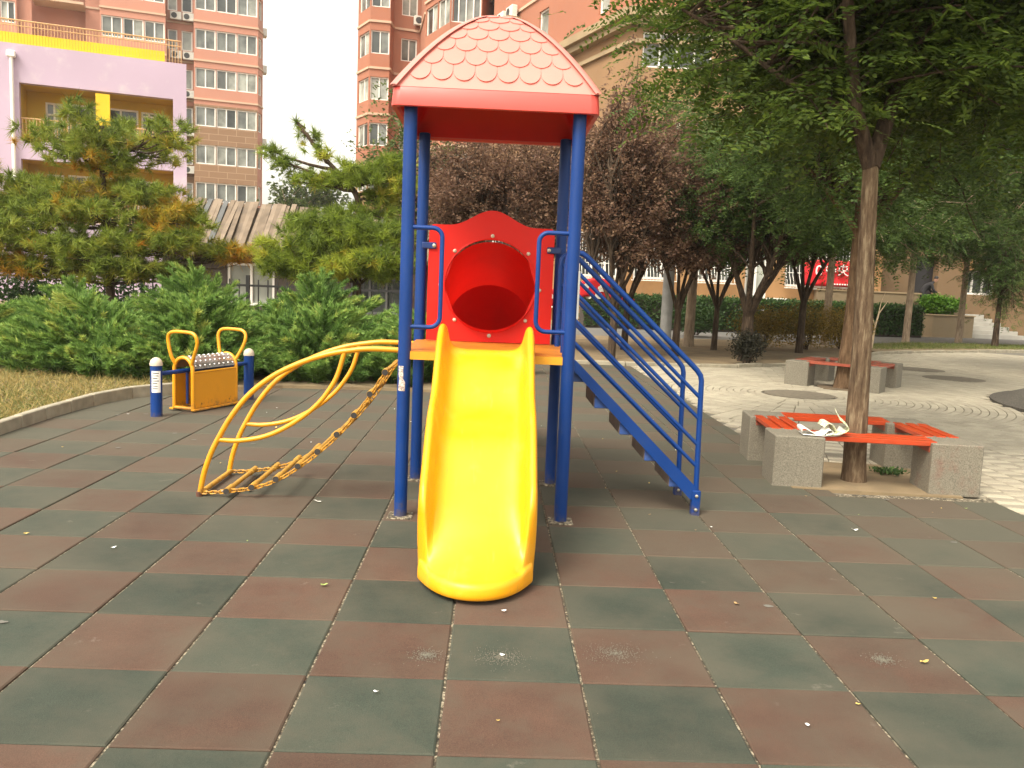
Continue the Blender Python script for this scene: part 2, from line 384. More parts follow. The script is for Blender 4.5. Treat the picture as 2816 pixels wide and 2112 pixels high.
def bark(name, a, b_, c_, zs=3., sc=9.):
    m, t, b, g, tc = new_mat(name); co = scaled(t, g.outputs['Position'], (1, 1, .16))
    n1 = noise(t, co, sc*3.2, 6, .65); n2 = noise(t, g.outputs['Position'], sc*.3, 4)
    c = ramp(t, n1, [(.34, a), (.52, b_), (.66, c_)]); c = mixc(t, .55, c, ramp(t, n2, [(.3, (.65,)*3), (.7, (1.3,)*3)]), 'MULTIPLY')
    t.links.new(c, b.inputs['Base Color']); b.inputs['Roughness'].default_value = .95; b.inputs['Specular IOR Level'].default_value = .15
    bump(t, b, n1, 1., .03)
bark('bark_near', (.065, .040, .024), (.14, .095, .058), (.26, .20, .125))
bark('bark_dark', (.035, .024, .017), (.07, .048, .032), (.12, .085, .058))
bark('bark_brown', (.075, .045, .025), (.14, .085, .048), (.20, .13, .075))
bark('bark_pale', (.22, .16, .11), (.32, .24, .165), (.42, .32, .23))
bark('bark_pine', (.05, .032, .022), (.09, .06, .04), (.15, .11, .08))

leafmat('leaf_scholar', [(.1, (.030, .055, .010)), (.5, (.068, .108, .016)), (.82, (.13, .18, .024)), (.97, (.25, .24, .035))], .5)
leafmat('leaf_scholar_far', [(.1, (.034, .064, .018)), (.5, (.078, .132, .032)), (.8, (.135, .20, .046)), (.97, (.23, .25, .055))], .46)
leafmat('leaf_plum', [(.1, (.085, .042, .032)), (.4, (.165, .092, .062)), (.7, (.26, .16, .10)), (.95, (.36, .24, .13))], .45)
leafmat('leaf_light', [(.1, (.05, .075, .02)), (.5, (.09, .13, .035)), (.9, (.18, .20, .06))], .35)
leafmat('leaf_hedge', [(.1, (.022, .05, .016)), (.55, (.045, .088, .024)), (.95, (.09, .15, .03))], .25)
leafmat('leaf_planter', [(.1, (.05, .13, .014)), (.6, (.10, .22, .02)), (.95, (.17, .30, .03))], .3)
leafmat('leaf_brownbush', [(.1, (.10, .085, .024)), (.5, (.24, .165, .036)), (.9, (.38, .25, .05))], .4)
leafmat('leaf_darkbush', [(.1, (.014, .014, .009)), (.6, (.032, .030, .018)), (.95, (.06, .056, .03))], .2)
leafmat('needle_pine', [(0, (.08, .125, .025)), (.35, (.23, .29, .04)), (.62, (.33, .30, .036)), (.85, (.50, .29, .028)), (1, (.50, .22, .02))], .3, attr=True)
leafmat('needle_bright', [(0, (.10, .15, .025)), (.4, (.25, .32, .038)), (.7, (.38, .42, .045)), (1, (.50, .38, .05))], .35, attr=True)
leafmat('juniper', [(0, (.026, .058, .014)), (.3, (.078, .155, .036)), (.6, (.165, .285, .062)), (.85, (.27, .39, .085)), (1, (.44, .47, .11))], .3, attr=True)
leafmat('grass_dry', [(.1, (.12, .15, .04)), (.4, (.24, .21, .07)), (.68, (.42, .31, .115)), (.95, (.17, .20, .045))], .3, nscale=3)
leafmat('grass_green', [(.1, (.07, .11, .025)), (.6, (.14, .18, .04)), (.95, (.32, .27, .10))], .3, nscale=2)
# ------------------------------------------------------------------ the ground
def sheet(name, poly, z, mat, thick=0.):
    mb = MB()
    if thick: mb.prism(poly, z-thick, z)
    else: mb.add([(x, y, z) for x, y in poly], [tuple(range(len(poly)))])
    return tag(mb.build(name, mat), kind='structure')
sheet('ground', [(-900, -300), (900, -300), (900, 1500), (-900, 1500)], -.075, 'soil')

# --- rubber tiles, half a metre square, in a chequer of dull green and red-brown
TX0, TX1 = -4.0, 3.83
def floor_edge_far(x): return 8.15 if x < 0.0 else 13.1
floor = sheet('rubber_floor', [(TX0, -3.2), (TX1, -3.2), (TX1, 3.62), (2.68, 3.62), (2.68, 13.1), (-.6, 13.1), (-.6, 8.3), (-2.6, 8.3), (-3.4, 7.45), (-3.85, 6.9), (TX0, 6.2)], -.009, 'gap_dirt', .05)
def inside_floor(x, y):
    if y < 3.62: return TX0 < x < TX1
    if x > 2.68: return False
    if y > 13.0: return False
    if y > 8.3 and x < -.6: return False
    if x < TX0+.02: return False
    if y > 6.2 and x < -3.9+(y-6.2)*.55: return False
    return True
def tile_mesh(w_, d_, mat, name='rubber_tile'):
    mb = MB(); hx, hy, e = w_/2, d_/2, .006
    ring = [(-hx, -hy), (hx, -hy), (hx, hy), (-hx, hy)]
    vs = [(x, y, -.028) for x, y in ring]+[(x, y, -.004) for x, y in ring]+[(x-math.copysign(e, x), y-math.copysign(e, y), 0) for x, y in ring]
    fs = [(i, (i+1) % 4, 4+(i+1) % 4, 4+i) for i in range(4)]+[(4+i, 4+(i+1) % 4, 8+(i+1) % 4, 8+i) for i in range(4)]+[(8, 9, 10, 11)]
    mb.add(vs, fs); return mb.mesh(name, mat), (vs, fs)
TM = {}
for k, mt in enumerate(('tile_red', 'tile_green')): TM[k] = tile_mesh(.4905, .4965, mt)
cells = []
for i in range(-8, 8):
    for j in range(-6, 27):
        x0, x1, y0, y1 = i*.5+.004, i*.5+.496, j*.5+.002, j*.5+.498
        pts = [inside_floor(x, y) for x in (x0, x1) for y in (y0, y1)]
        if not any(pts): continue
        cells.append((math.hypot(i*.5+.25-CAM[0], j*.5+.25-CAM[1]), i, j, x0, x1, y0, y1, all(pts)))
cells.sort()
rest = {0: MB(), 1: MB()}; cnt = 0
for dist, i, j, x0, x1, y0, y1, full in cells:
    k = (i+j) % 2; cx, cy = (x0+x1)/2, (y0+y1)/2
    dz = random.uniform(-.0025, .0015); tilt = (random.uniform(-.003, .003), random.uniform(-.003, .003), random.uniform(-.004, .004))
    vis = cy > -.6 and abs(cx-CAM[0]) < (cy-CAM[1])*.66+.4
    if full and vis and cnt < 300:
        o = link('rubber_tile', TM[k][0], floor, (cx, cy, dz), tilt); cnt += 1
    else:
        if not full:
            def clip(v, lo, hi): return max(lo, min(hi, v))
            X0, X1, Y0, Y1 = clip(x0, TX0, TX1), clip(x1, TX0, TX1), y0, y1
            if cy > 3.4: X1 = min(X1, 2.68)
            if y1 > 3.62 and x0 > 2.68: Y1 = 3.62
            if X1-X0 < .03 or Y1-Y0 < .03 or (cy > 6.2 and cx < -2.5): continue
        else: X0, X1, Y0, Y1 = x0, x1, y0, y1
        hx, hy = (X1-X0)/2, (Y1-Y0)/2; sx, sy = hx/.246, hy/.248
        rest[k].add([((X0+X1)/2+x*sx, (Y0+Y1)/2+y*sy, z+dz) for x, y, z in TM[k][1][0]], TM[k][1][1])
for k in (0, 1):
    o = rest[k].build('rubber_tiles', ('tile_red', 'tile_green')[k], floor); o['kind'] = 'stuff'
# tiles cut to the curve along the planting bed at the left
mb = MB()
mb.prism([(-3.98, 6.01), (-3.51, 6.01), (-3.51, 7.22), (-3.62, 7.15), (-3.8, 6.9), (-3.93, 6.5)], -.028, -.001)
o = mb.build('rubber_tiles', 'tile_green', floor); o['kind'] = 'stuff'
mb = MB(); mb.prism([(-3.49, 6.51), (-2.51, 6.51), (-2.51, 8.28), (-2.7, 8.2), (-3.2, 7.62), (-3.49, 7.28)], -.028, -.002)
o = mb.build('rubber_tiles', 'tile_red', floor); o['kind'] = 'stuff'

# --- planting bed on the left with its low kerb
bed_edge = [(-3.98, -3.2), (-3.98, 2.), (-3.96, 4.5), (-4.0, 5.4), (-3.98, 6.3), (-3.85, 6.95), (-3.5, 7.45), (-3.1, 7.85), (-2.5, 8.2), (-1.5, 8.32), (-.6, 8.32)]
sheet('planting_bed', [(-40, -3.2)]+bed_edge+[(-.6, 13.6), (-.6, 19), (-40, 19)], .035, 'soil', .1)
kerb = empty('bed_kerb', (0, 0, 0)); tag(kerb, kind='structure')
def resample(P, step):
    out = [np.array(P[0], float)]; 
    for a, b in zip(P[:-1], P[1:]):
        a, b = np.array(a, float), np.array(b, float); n = max(1, int(round(np.linalg.norm(b-a)/step)))
        for k in range(1, n+1): out.append(a+(b-a)*k/n)
    return out
KP = resample(bed_edge[1:7], .6)
for a, b in zip(KP[:-1], KP[1:]):
    c = (a+b)/2; L = np.linalg.norm(b-a); mb = MB(); mb.box((0, 0, 0), (L-.012, .075, .17), 0, .008)
    mb.build('kerb_stone', 'kerb', kerb, loc=(c[0]-.03, c[1]+.02, .03+random.uniform(-.006, .006))).rotation_euler = (0, 0, math.atan2(b[1]-a[1], b[0]-a[0]))

# --- block paving laid in rings around the round bed at the right
PC = np.array([10.1, 8.8]); PR = 2.5
pav_poly = [(2.70, 13.2), (2.70, 3.64), (3.85, 3.64), (3.85, -3.2), (40, -3.2), (40, 30), (25, 25.5), (16, 22.4), (12, 20.3), (10, 18.9), (8.2, 16.6), (6.6, 14.7), (4.8, 13.5)]
paving = sheet('plaza_paving', pav_poly, -.022, 'pave_base', .04)
def in_poly(x, y, P):
    c = False; n = len(P); j = n-1
    for i in range(n):
        if (P[i][1] > y) != (P[j][1] > y) and x < (P[j][0]-P[i][0])*(y-P[i][1])/(P[j][1]-P[i][1])+P[i][0]: c = not c
        j = i
    return c
bench_c = (3.10, 4.36); BENCH_ROT = R(-5.5)
def in_pit(x, y):
    dx, dy = x-bench_c[0], y-bench_c[1]; c, s = math.cos(-BENCH_ROT), math.sin(-BENCH_ROT); u, v = dx*c-dy*s, dx*s+dy*c
    if abs(u) < .62 and -.72 < v < .38: return True
    return math.hypot(x-5.72, y-10.72) < .42
bricks = []; LC = np.array([4.60, 9.64])              # the courses run in rings round the nearest manhole
nr = 0; r = .52; band = 0; n = 0
while r < 15:
    if r >= band: band = r*1.5; n = int(2*math.pi*r*1.22/.2)
    da = 2*math.pi/n; wd = (r+.05)*da
    for k in range(n):
        a = k*da; x, y = LC[0]+(r+.05)*math.cos(a), LC[1]+(r+.05)*math.sin(a)
        if y < 1 or x > 15.5 or x > .9*(y-CAM[1])+1.2 or y > 21.5 or math.hypot(x-PC[0], y-PC[1]) < PR+.3: continue
        if not in_poly(x, y, pav_poly) or x < 2.76 or (y < 3.7 and x < 3.93) or in_pit(x, y): continue
        d = math.hypot(x-CAM[0], y-CAM[1])
        bricks.append((d, x, y, a, (k+nr) % 2 if d < 9.5 else 2, wd/.2))
    nr += 1; r += .1
bricks.sort(); BM = {}
for k, mt in enumerate(('brick_cream', 'brick_grey', 'brick_mid')):
    mb = MB(); hx, hy, e = .0458, .0958, .005; ring = [(-hx, -hy), (hx, -hy), (hx, hy), (-hx, hy)]
    vs = [(x, y, -.02) for x, y in ring]+[(x, y, -.004) for x, y in ring]+[(x-math.copysign(e, x), y-math.copysign(e, y), 0) for x, y in ring]
    fs = [(i, (i+1) % 4, 4+(i+1) % 4, 4+i) for i in range(4)]+[(4+i, 4+(i+1) % 4, 8+(i+1) % 4, 8+i) for i in range(4)]+[(8, 9, 10, 11)]
    mb.add(vs, fs); BM[k] = (mb.mesh('paving_brick', mt), np.array(vs), fs)
rest = {0: MB(), 1: MB(), 2: MB()}
nb = 0
for d, x, y, a, k, sc_ in bricks:
    dz = random.uniform(-.0035, .001)
    if nb < 300 and x < .62*(y-CAM[1])+.5:
        link('paving_brick', BM[k][0], paving, (x, y, dz), (random.uniform(-.012, .012), random.uniform(-.008, .008), a)).scale = (1, sc_, 1); nb += 1
    else:
        V = BM[k][1]; ca, sa = math.cos(a), math.sin(a)
        rest[k].add([(x+p[0]*ca-p[1]*sc_*sa, y+p[0]*sa+p[1]*sc_*ca, p[2]+dz) for p in V], BM[k][2])
for k in (0, 1, 2):
    o = rest[k].build('paving_bricks', ('brick_cream', 'brick_grey', 'brick_mid')[k], paving); o['kind'] = 'stuff'

# tree pit, tree beds, path, grass strip
def rotp(c, pts, a): return [(c[0]+x*math.cos(a)-y*math.sin(a), c[1]+x*math.sin(a)+y*math.cos(a)) for x, y in pts]
sheet('tree_pit', rotp(bench_c, [(-.62, -.70), (.62, -.70), (.62, .38), (-.62, .38)], BENCH_ROT), .004, 'soil', .04)
sheet('tree_pit', [(5.72+.42*math.cos(q), 10.72+.42*math.sin(q)) for q in np.linspace(0, 2*math.pi, 20)[:-1]], .004, 'soil_dark', .04)
bed2 = [(-.6, 13.15), (2.6, 13.15), (4.8, 13.6), (6.6, 14.8), (8.2, 16.7), (9.5, 18.4), (10.2, 20.6), (9.6, 22.4), (-.6, 21.2)]
sheet('tree_bed', bed2, .03, 'soil', .1)
kb = empty('tree_bed_kerb'); tag(kb, kind='structure')
KP = resample([(-.6, 13.12), (2.6, 13.12), (4.8, 13.55), (6.6, 14.75), (8.2, 16.65), (10, 18.95), (12, 20.35), (16, 22.45), (25, 25.5)], .7)
for a, b in zip(KP[:-1], KP[1:]):
    c = (a+b)/2; mb = MB(); mb.box((0, 0, 0), (np.linalg.norm(b-a)-.015, .09, .13), 0, .01)
    mb.build('kerb_stone', 'kerb', kb, loc=(c[0], c[1], random.uniform(-.01, .01))).rotation_euler = (0, 0, math.atan2(b[1]-a[1], b[0]-a[0])+random.uniform(-.02, .02))
sheet('grass_strip', [(10.1, 19.1), (12, 20.5), (16, 22.6), (25, 25.7), (40, 30.2), (40, 34), (19, 26.3), (13, 24.3), (10.3, 21.8)], .03, 'soil', .1)
sheet('path', [(-8, 21.25), (9.6, 22.5), (13, 24.4), (19, 26.4), (40, 34), (40, 40), (24, 32), (17, 29.9), (-8, 26.6)], -.01, 'asphalt', .05)
sheet('building_apron', [(-8, 26.7), (17, 30), (24, 32.1), (40, 40.1), (40, 60), (-8, 60)], .0, 'soil', .06)
# ------------------------------------------------------------------ the play tower with its slide, stairs and chain climber
TCX, TCY = .092, 3.1
tower = empty('play_tower', (0, 0, 0), 0, 'blue-posted play tower with pink scaled roof, yellow slide, blue stairs and chain climber', 'play tower')
PX, PY = (TCX-.49, TCX+.49), (2.61, 3.59)
for x in PX:
    for y in PY:
        mb = MB(); mb.lathe((x, y, 0), [(.039, -.005), (.039, 2.44), (.033, 2.445)], 28); p = mb.build('post', 'blue_paint', tower, True)
        mb = MB(); mb.box((x, y, .0), (.15, .15, .012), 0, .004); mb.build('base_plate', 'gap_dirt', p)
# roof ---------------------------------------------------------
HALF, ZB, ZH = .588, 2.52, .57
def fz(t): return ZB+ZH*(1-(1-t)**1.62)
def face_pt(k, u, t, off=0.):
    """face k of the square dome; u across the face, t from eave to apex"""
    d = .001; slope = (fz(min(1, t+d))-fz(t))/(d*HALF); nrm = np.array([0, -slope, 1.]); nrm /= np.linalg.norm(nrm)
    p = np.array([u, -HALF*(1-t), fz(t)])+nrm*off
    for _ in range(k): p = np.array([-p[1], p[0], p[2]])
    return (p[0]+TCX, p[1]+TCY, p[2])
roof = MB()
for k in range(4):
    roof.grid([[face_pt(k, (HALF*(1-t))*s, t) for s in np.linspace(-1, 1, 13)] for t in np.linspace(0, .985, 22)])
roof.add([face_pt(k, 0, .985) for k in range(4)], [(0, 1, 2, 3)])
roof = roof.build('roof', 'roof_top', tower, True)
cr = .05; ring = []
for cx, cy, a0 in ((1, -1, -90), (1, 1, 0), (-1, 1, 90), (-1, -1, 180)):
    for q in range(5):
        a = R(a0+q*22.5); ring.append((cx*(HALF-cr)+cr*math.cos(a), cy*(HALF-cr)+cr*math.sin(a)))
prof = [(.97, 2.520), (.992, 2.523), (1.0, 2.515), (1.012, 2.43), (1.012, 2.416), (1.0, 2.412), (.965, 2.414), (.95, 2.43), (.945, 2.50)]
G = [[(TCX+x*s, TCY+y*s, z) for x, y in ring+ring[:1]] for s, z in prof]
mb = MB(); mb.grid(G); mb.build('fascia', 'roof_red', roof, True)
mb = MB()
mb.grid([[(TCX+x*s, TCY+y*s, z) for x, y in ring+ring[:1]] for s, z in [(.95, 2.432), (.93, 2.50), (.80, 2.62), (.55, 2.80), (.25, 2.95), (.01, 2.99)]])
mb.build('roof_lining', 'roof_under', roof, True)
for k in range(4):
    mb = MB(); ts = np.linspace(.0, .97, 20)
    prof_r = [(-.034, .0), (-.026, .007), (0, .010), (.026, .007), (.034, .0)]
    P = []
    for t in ts:
        e = HALF*(1-t); base = np.array(face_pt(k, -e, t)); c = np.array([TCX, TCY]); dirv = base[:2]-c; dirv = dirv/(np.linalg.norm(dirv)+1e-6); sd_ = np.array([-dirv[1], dirv[0]])
        f = min(1., .3+e/.25); P.append([(base[0]+sd_[0]*a*f, base[1]+sd_[1]*a*f, base[2]+b*f-(abs(a)*f)*.0) for a, b in prof_r])
    mb.grid(P); mb.build('hip_ridge', 'roof_top', roof, True)
for k in range(4):
    for rw in range(7):
        n = 8-rw; wd = .126; t0 = .052+.122*rw; rad = wd/2*.97
        for i in range(n):
            uc = (i-(n-1)/2)*wd; dt = 1/HALF/1.35
            outl = []
            for q in np.linspace(0, math.pi, 11): outl.append((uc-rad*math.cos(q), t0+(rad*.95-rad*.95*math.sin(q))*dt))
            top = t0+(rad*.95+.055)*dt
            poly = [(uc-rad, top)]+outl+[(uc+rad, top)]
            def ok(u, t): return min(t, .97)
            up = [face_pt(k, max(-HALF*(1-t)+.045, min(HALF*(1-t)-.045, u)), ok(u, t), .0065*(1-(t-t0)/(top-t0))+.002) for u, t in poly]
            dn = [face_pt(k, max(-HALF*(1-t)+.045, min(HALF*(1-t)-.045, u)), ok(u, t), -.004) for u, t in poly]
            nn = len(poly); cen = face_pt(k, uc, min(.97, (t0+top)/2), .006)
            mb = MB(); mb.add(up+dn+[cen], [(j, (j+1) % nn, 2*nn) for j in range(nn)]+[(j, nn+j, nn+(j+1) % nn, (j+1) % nn) for j in range(nn)])
            mb.build('roof_scale', 'roof_top', roof)
# deck ---------------------------------------------------------
c_ = .055
dk = [(PX[0]-.02+c_, PY[0]-.02), (PX[1]+.02-c_, PY[0]-.02), (PX[1]+.02, PY[0]-.02+c_), (PX[1]+.02, PY[1]+.02-c_), (PX[1]+.02-c_, PY[1]+.02), (PX[0]-.02+c_, PY[1]+.02), (PX[0]-.02, PY[1]+.02-c_), (PX[0]-.02, PY[0]-.02+c_)]
mb = MB(); mb.prism(dk, .965, 1.012); deck = mb.build('deck', 'deck_edge', tower)
ins = [(TCX+(x-TCX)*.992, TCY+(y-TCY)*.992) for x, y in dk]
mb = MB(); mb.prism(ins, 1.0125, 1.0165); mb.build('deck_board', 'deck_orange', deck)
# grab bars ----------------------------------------------------
def arc(c, r, a0, a1, n, ax, ay):
    return [np.array(c)+r*math.cos(R(a))*np.array(ax)+r*math.sin(R(a))*np.array(ay) for a in np.linspace(a0, a1, n)]
for s, px in ((1, PX[0]), (-1, PX[1])):
    X, Z = (s, 0, 0), (0, 0, 1); xo = px+s*.205
    P = [(px+s*.03, 2.60, 1.743)]+arc((xo-s*.055, 2.6, 1.688), .055, 90, 0, 7, X, Z)+arc((xo-s*.062, 2.6, 1.222), .062, 0, -90, 7, X, Z)+[(px+s*.03, 2.60, 1.160)]
    mb = MB(); mb.tube(P, .0135, 12); mb.build('grab_bar', 'blue_paint', tower, True)
# tunnel panel -------------------------------------------------
hc, hr = (.092, 1.415), .322
def panel_top(x):
    u = (x-.095)/.43
    return 1.822+.108*(.5+.5*math.cos(math.pi*min(1, abs(u)/.72)))**1.15
outer = []
for x in np.linspace(-.335+.02, .528-.02, 33): outer.append((x, panel_top(x)))
outer += [(.524, 1.800), (.528, 1.76), (.528, 1.4), (.528, 1.03), (.528, 1.021)]+[(x, 1.021) for x in np.linspace(.45, -.26, 8)]+[(-.342, 1.021), (-.342, 1.4), (-.340, 1.76), (-.335, 1.80)]
def panel(y0, y1):
    n = len(outer); hole = []
    for x, z in outer:
        a = math.atan2(z-hc[1], x-hc[0]); hole.append((hc[0]+hr*math.cos(a), hc[1]+hr*math.sin(a)))
    vs = [(x, y0, z) for x, z in outer]+[(x, y0, z) for x, z in hole]+[(x, y1, z) for x, z in outer]+[(x, y1, z) for x, z in hole]; fs = []
    for i in range(n):
        j = (i+1) % n
        fs += [(i, j, n+j, n+i), (2*n+i, 3*n+i, 3*n+j, 2*n+j), (i, 2*n+i, 2*n+j, j), (n+i, n+j, 3*n+j, 3*n+i)]
    return vs, fs
mb = MB(); mb.add(*panel(3.495, 3.52)); pan = mb.build('tunnel_panel', 'panel_red', tower)
mb = MB(); mb.tube([(hc[0]+(hr-.002)*math.cos(a), 3.492, hc[1]+(hr-.002)*math.sin(a)) for a in np.linspace(0, 2*math.pi, 49)[:-1]], .006, 6, closed=True)
mb.build('hole_rim', 'panel_red', pan, True)
for x, z in ((.098, 1.757), (.351, 1.645), (.438, 1.396), (.348, 1.180), (-.147, 1.168), (-.254, 1.408), (-.160, 1.645)):
    mb = MB(); mb.lathe((0, 0, 0), [(.0135, 0), (.0135, .004), (.010, .010), (.004, .013)], 12); b_ = mb.build('bolt_cap', 'cap_white', pan, True, (x, 3.494, z)); b_.rotation_euler = (R(90), 0, 0)
mb = MB(); mb.lathe((0, 0, 0), [(.014, 0), (.014, .004), (.006, .005)], 12); b_ = mb.build('bolt', 'bolt_metal', pan, True, (.098, 3.494, 1.066)); b_.rotation_euler = (R(90), 0, 0)
for x, s in ((-.33, -1), (.52, 1)):
    mb = MB(); mb.box((x-.012*s+.02*s, 3.484, 1.674), (.10, .014, .045), 0, .006); br = mb.build('panel_bracket', 'blue_dark', tower)
    mb = MB(); mb.lathe((0, 0, 0), [(.013, 0), (.013, .006), (.007, .009)], 12); b_ = mb.build('bracket_bolt', 'bolt_metal', br, True, (x-.028*s, 3.477, 1.674)); b_.rotation_euler = (R(90), 0, 0)
TP = [(.092, 3.52, 1.415), (.092, 3.8, 1.325), (.092, 4.36, 1.135)]
mb = MB(); mb.tube(TP+[(.092, 4.62, .86), (.092, 4.82, .62), (.092, 5.05, .46), (.092, 5.45, .39)], hr, 40, cap=False)
deep = MB(); deep.v = mb.v[80:]; deep.f = [tuple(i-80 for i in f) for f in mb.f[80:]]; mb.f = mb.f[:80]; mb.v = mb.v[:120]; tn = mb.build('tunnel', 'tunnel_red', tower, True); deep.build('tunnel_bend', 'tunnel_shaded', tn, True)
# slide --------------------------------------------------------
SX = .085
path = [(2.72, 1.030), (2.66, 1.034), (2.60, 1.034), (2.53, 1.012), (2.44, .950), (2.33, .852), (2.23, .762), (2.14, .704), (2.05, .674), (1.96, .648), (1.88, .600), (1.80, .530), (1.71, .446), (1.62, .368), (1.54, .302), (1.47, .240), (1.40, .190), (1.34, .152), (1.28, .122), (1.225, .102)]
yy = np.array([p[0] for p in path]); zz = np.array([p[1] for p in path]); acc = np.concatenate([[0], np.cumsum(np.hypot(np.diff(yy), np.diff(zz)))])
S = np.linspace(0, acc[-1], 64); SY = np.interp(S, acc, yy); SZ = np.interp(S, acc, zz)
for _ in range(3): SZ[1:-1] = .25*SZ[:-2]+.5*SZ[1:-1]+.25*SZ[2:]; SY[1:-1] = .25*SY[:-2]+.5*SY[1:-1]+.25*SY[2:]
dY, dZ = np.gradient(SY), np.gradient(SZ); L_ = np.hypot(dY, dZ); NY, NZ = dZ/L_, -dY/L_      # normal off the bed
Tot = S[-1]; rows = []
half = [(-1.0, None), (-1.0, .3), (-.992, .80), (-.955, .97), (-.905, 1.0), (-.855, .965), (-.815, .80), (-.785, .45), (-.73, .17), (-.62, .04), (-.45, .0), (-.2, 0), (0, 0)]
sec = half+[(-a, b) for a, b in half[-2::-1]]
def foot_back(u, e):                                 # the foot is rounded in plan: corners end further back
    return .27*abs(u)**2.5*max(0., 1-e/.46)**1.15
for i, s in enumerate(S):
    e = Tot-s; q_ = min(1., (e+.06)/.42); h = .148*q_*q_*(3-2*q_)+.012
    if s < .16: h *= .92+.08*s/.16
    hw = .288*(1-.05*max(0, 1-e/.26)**2)
    row = []
    for u, k in sec:
        hh = -.105 if k is None else k*h
        row.append((SX+u*hw, SY[i]+NY[i]*hh+foot_back(u, e), max(.016, SZ[i]+NZ[i]*hh)))
    rows.append(row)
# rolled front edge, down to the ground
last = rows[-1]; y_l = last[12][1]
for q in (20, 45, 70, 90):
    r0 = .034; dy, dz = r0*math.sin(R(q)), r0*(1-math.cos(R(q)))
    rows.append([(SX+(x-SX)*(1+.012*q/90), y-dy*(1 if 1 <= j <= 23 else .3), max(.016, z-dz)) for j, (x, y, z) in enumerate(last)])
l2 = rows[-1]
for f, sh_ in ((.5, .004), (.85, -.004), (1., -.03)):
    rows.append([(SX+(x-SX)*(1+(.0 if f < 1 else -.06)), y-sh_, z+(.014-z)*f) for x, y, z in l2])
mb = MB(); mb.grid(rows); slide = mb.build('slide', 'slide_yellow', tower, True)
md = slide.modifiers.new('sub', 'SUBSURF'); md.levels = 1; md.render_levels = 1
mb = MB(); mb.grid([[(r[0][0]+.012, r[0][1], r[0][2]+.004), (r[-1][0]-.012, r[-1][1], r[-1][2]+.004)] for r in rows[:64]]); mb.build('slide_underside', 'slide_yellow', slide, True)
# stairs -------------------------------------------------------
YN, YF = 2.89, 3.41
def rail_z(z0, x): return z0-.925*(x-.66)
for y in (YN, YF):
    mb = MB(); th = .035
    prof_ = [(.60, 1.005), (.66, .968), (1.47, .185), (1.47, .10), (1.44, .10), (.663, .888), (.60, .945)]
    mb.add([(x, y-th/2, z) for x, z in prof_]+[(x, y+th/2, z) for x, z in prof_], [tuple(range(7)), tuple(range(13, 6, -1))]+[(i, (i+1) % 7, 7+(i+1) % 7, 7+i) for i in range(7)])
    mb.build('stringer', 'blue_paint', tower)
    # handrail: loop from the tower bar over the slope and down to the foot
    P = [(.572, y, .985), (.572, y, 1.56)]+[(.572+.05*(1-math.cos(R(a))), y, 1.585+.062*math.sin(R(a))) for a in (30, 60, 80)]+[(.665, y, 1.642), (.70, y, 1.618)]
    P += [(1.40, y, rail_z(1.655, 1.40)), (1.435, y, rail_z(1.655, 1.435)-.002), (1.458, y, .905), (1.466, y, .87)]+[(1.474, y, .4), (1.482, y, .0)]
    mb = MB(); mb.tube(P, .0175, 12); hrl = mb.build('handrail', 'blue_paint', tower, True)
    for z0 in (1.507, 1.372, 1.205, 1.066):
        xe = 1.463; mb = MB(); mb.tube([(.572, y, rail_z(z0, .572)), (xe, y, rail_z(z0, xe))], .0125, 10); mb.build('rail', 'blue_paint', hrl, True)
    mb = MB(); mb.box((1.478, y-.004, .075), (.055, .05, .17), 0, .004); ft = mb.build('stair_foot', 'blue_paint', tower)
    for z in (.035, .125):
        mb = MB(); mb.lathe((0, 0, 0), [(.011, 0), (.011, .006), (.005, .010)], 10); b_ = mb.build('foot_bolt', 'bolt_metal', ft, True, (1.478, y-.030, z)); b_.rotation_euler = (R(90), 0, 0)
mb = MB(); mb.tube([(1.46, YN+.02, .10), (1.462, YN+.12, .125), (1.462, YF-.12, .125), (1.46, YF-.02, .10)], .012, 8); mb.build('stair_tie', 'blue_dark', tower, True)
for i in range(5):
    xb, zb = .616+.171*i, .848-.1655*i
    mb = MB(); mb.box((xb+.056, (YN+YF)/2, zb+.022), (.100, YF-YN-.036, .076), 0, .004); st = mb.build('step', 'step_blue', tower)
    mb = MB(); mb.box((xb+.004, (YN+YF)/2, zb+.040), (.006, YF-YN-.045, .098)); mb.build('step_back', 'step_back', st)
# chain climber ------------------------------------------------
archF = [(-1.716, .0), (-1.69, .14), (-1.648, .27), (-1.598, .378), (-1.511, .532), (-1.396, .678), (-1.248, .798), (-1.083, .885), (-.919, .945), (-.77, .976), (-.63, .992), (-.40, .99)]
inn = [(-1.598, .374), (-1.478, .371), (-1.328, .398), (-1.203, .45), (-1.079, .53), (-.980, .615), (-.912, .70), (-.85, .81), (-.807, .962)]
def spline(P, n=6):
    P = [np.array(p, float) for p in P]; out = []
    for i in range(len(P)-1):
        p0, p1, p2, p3 = P[max(0, i-1)], P[i], P[i+1], P[min(len(P)-1, i+2)]
        for t in np.linspace(0, 1, n, endpoint=False):
            out.append(.5*((2*p1)+(-p0+p2)*t+(2*p0-5*p1+4*p2-p3)*t*t+(-p0+3*p1-3*p2+p3)*t**3))
    out.append(P[-1]); return out
CY = (2.90, 3.50)
for y in CY:
    mb = MB(); mb.tube([(p[0], y, p[1]) for p in spline(archF)], .0175, 12); a_ = mb.build('climber_arch', 'yellow_tube', tower, True)
    mb = MB(); mb.tube([(p[0], y, p[1]) for p in spline(inn)], .0155, 12); mb.build('climber_brace', 'yellow_tube', a_, True)
    mb = MB(); mb.lathe((-1.717, y, 0), [(.021, 0), (.021, .03), (.018, .033)], 12); mb.build('arch_foot', 'rust', a_, True)
mb = MB(); mb.tube([(-1.70, CY[0], .03), (-1.70, CY[1], .03)], .017, 10); mb.build('rung', 'rung_yellow', tower, True)
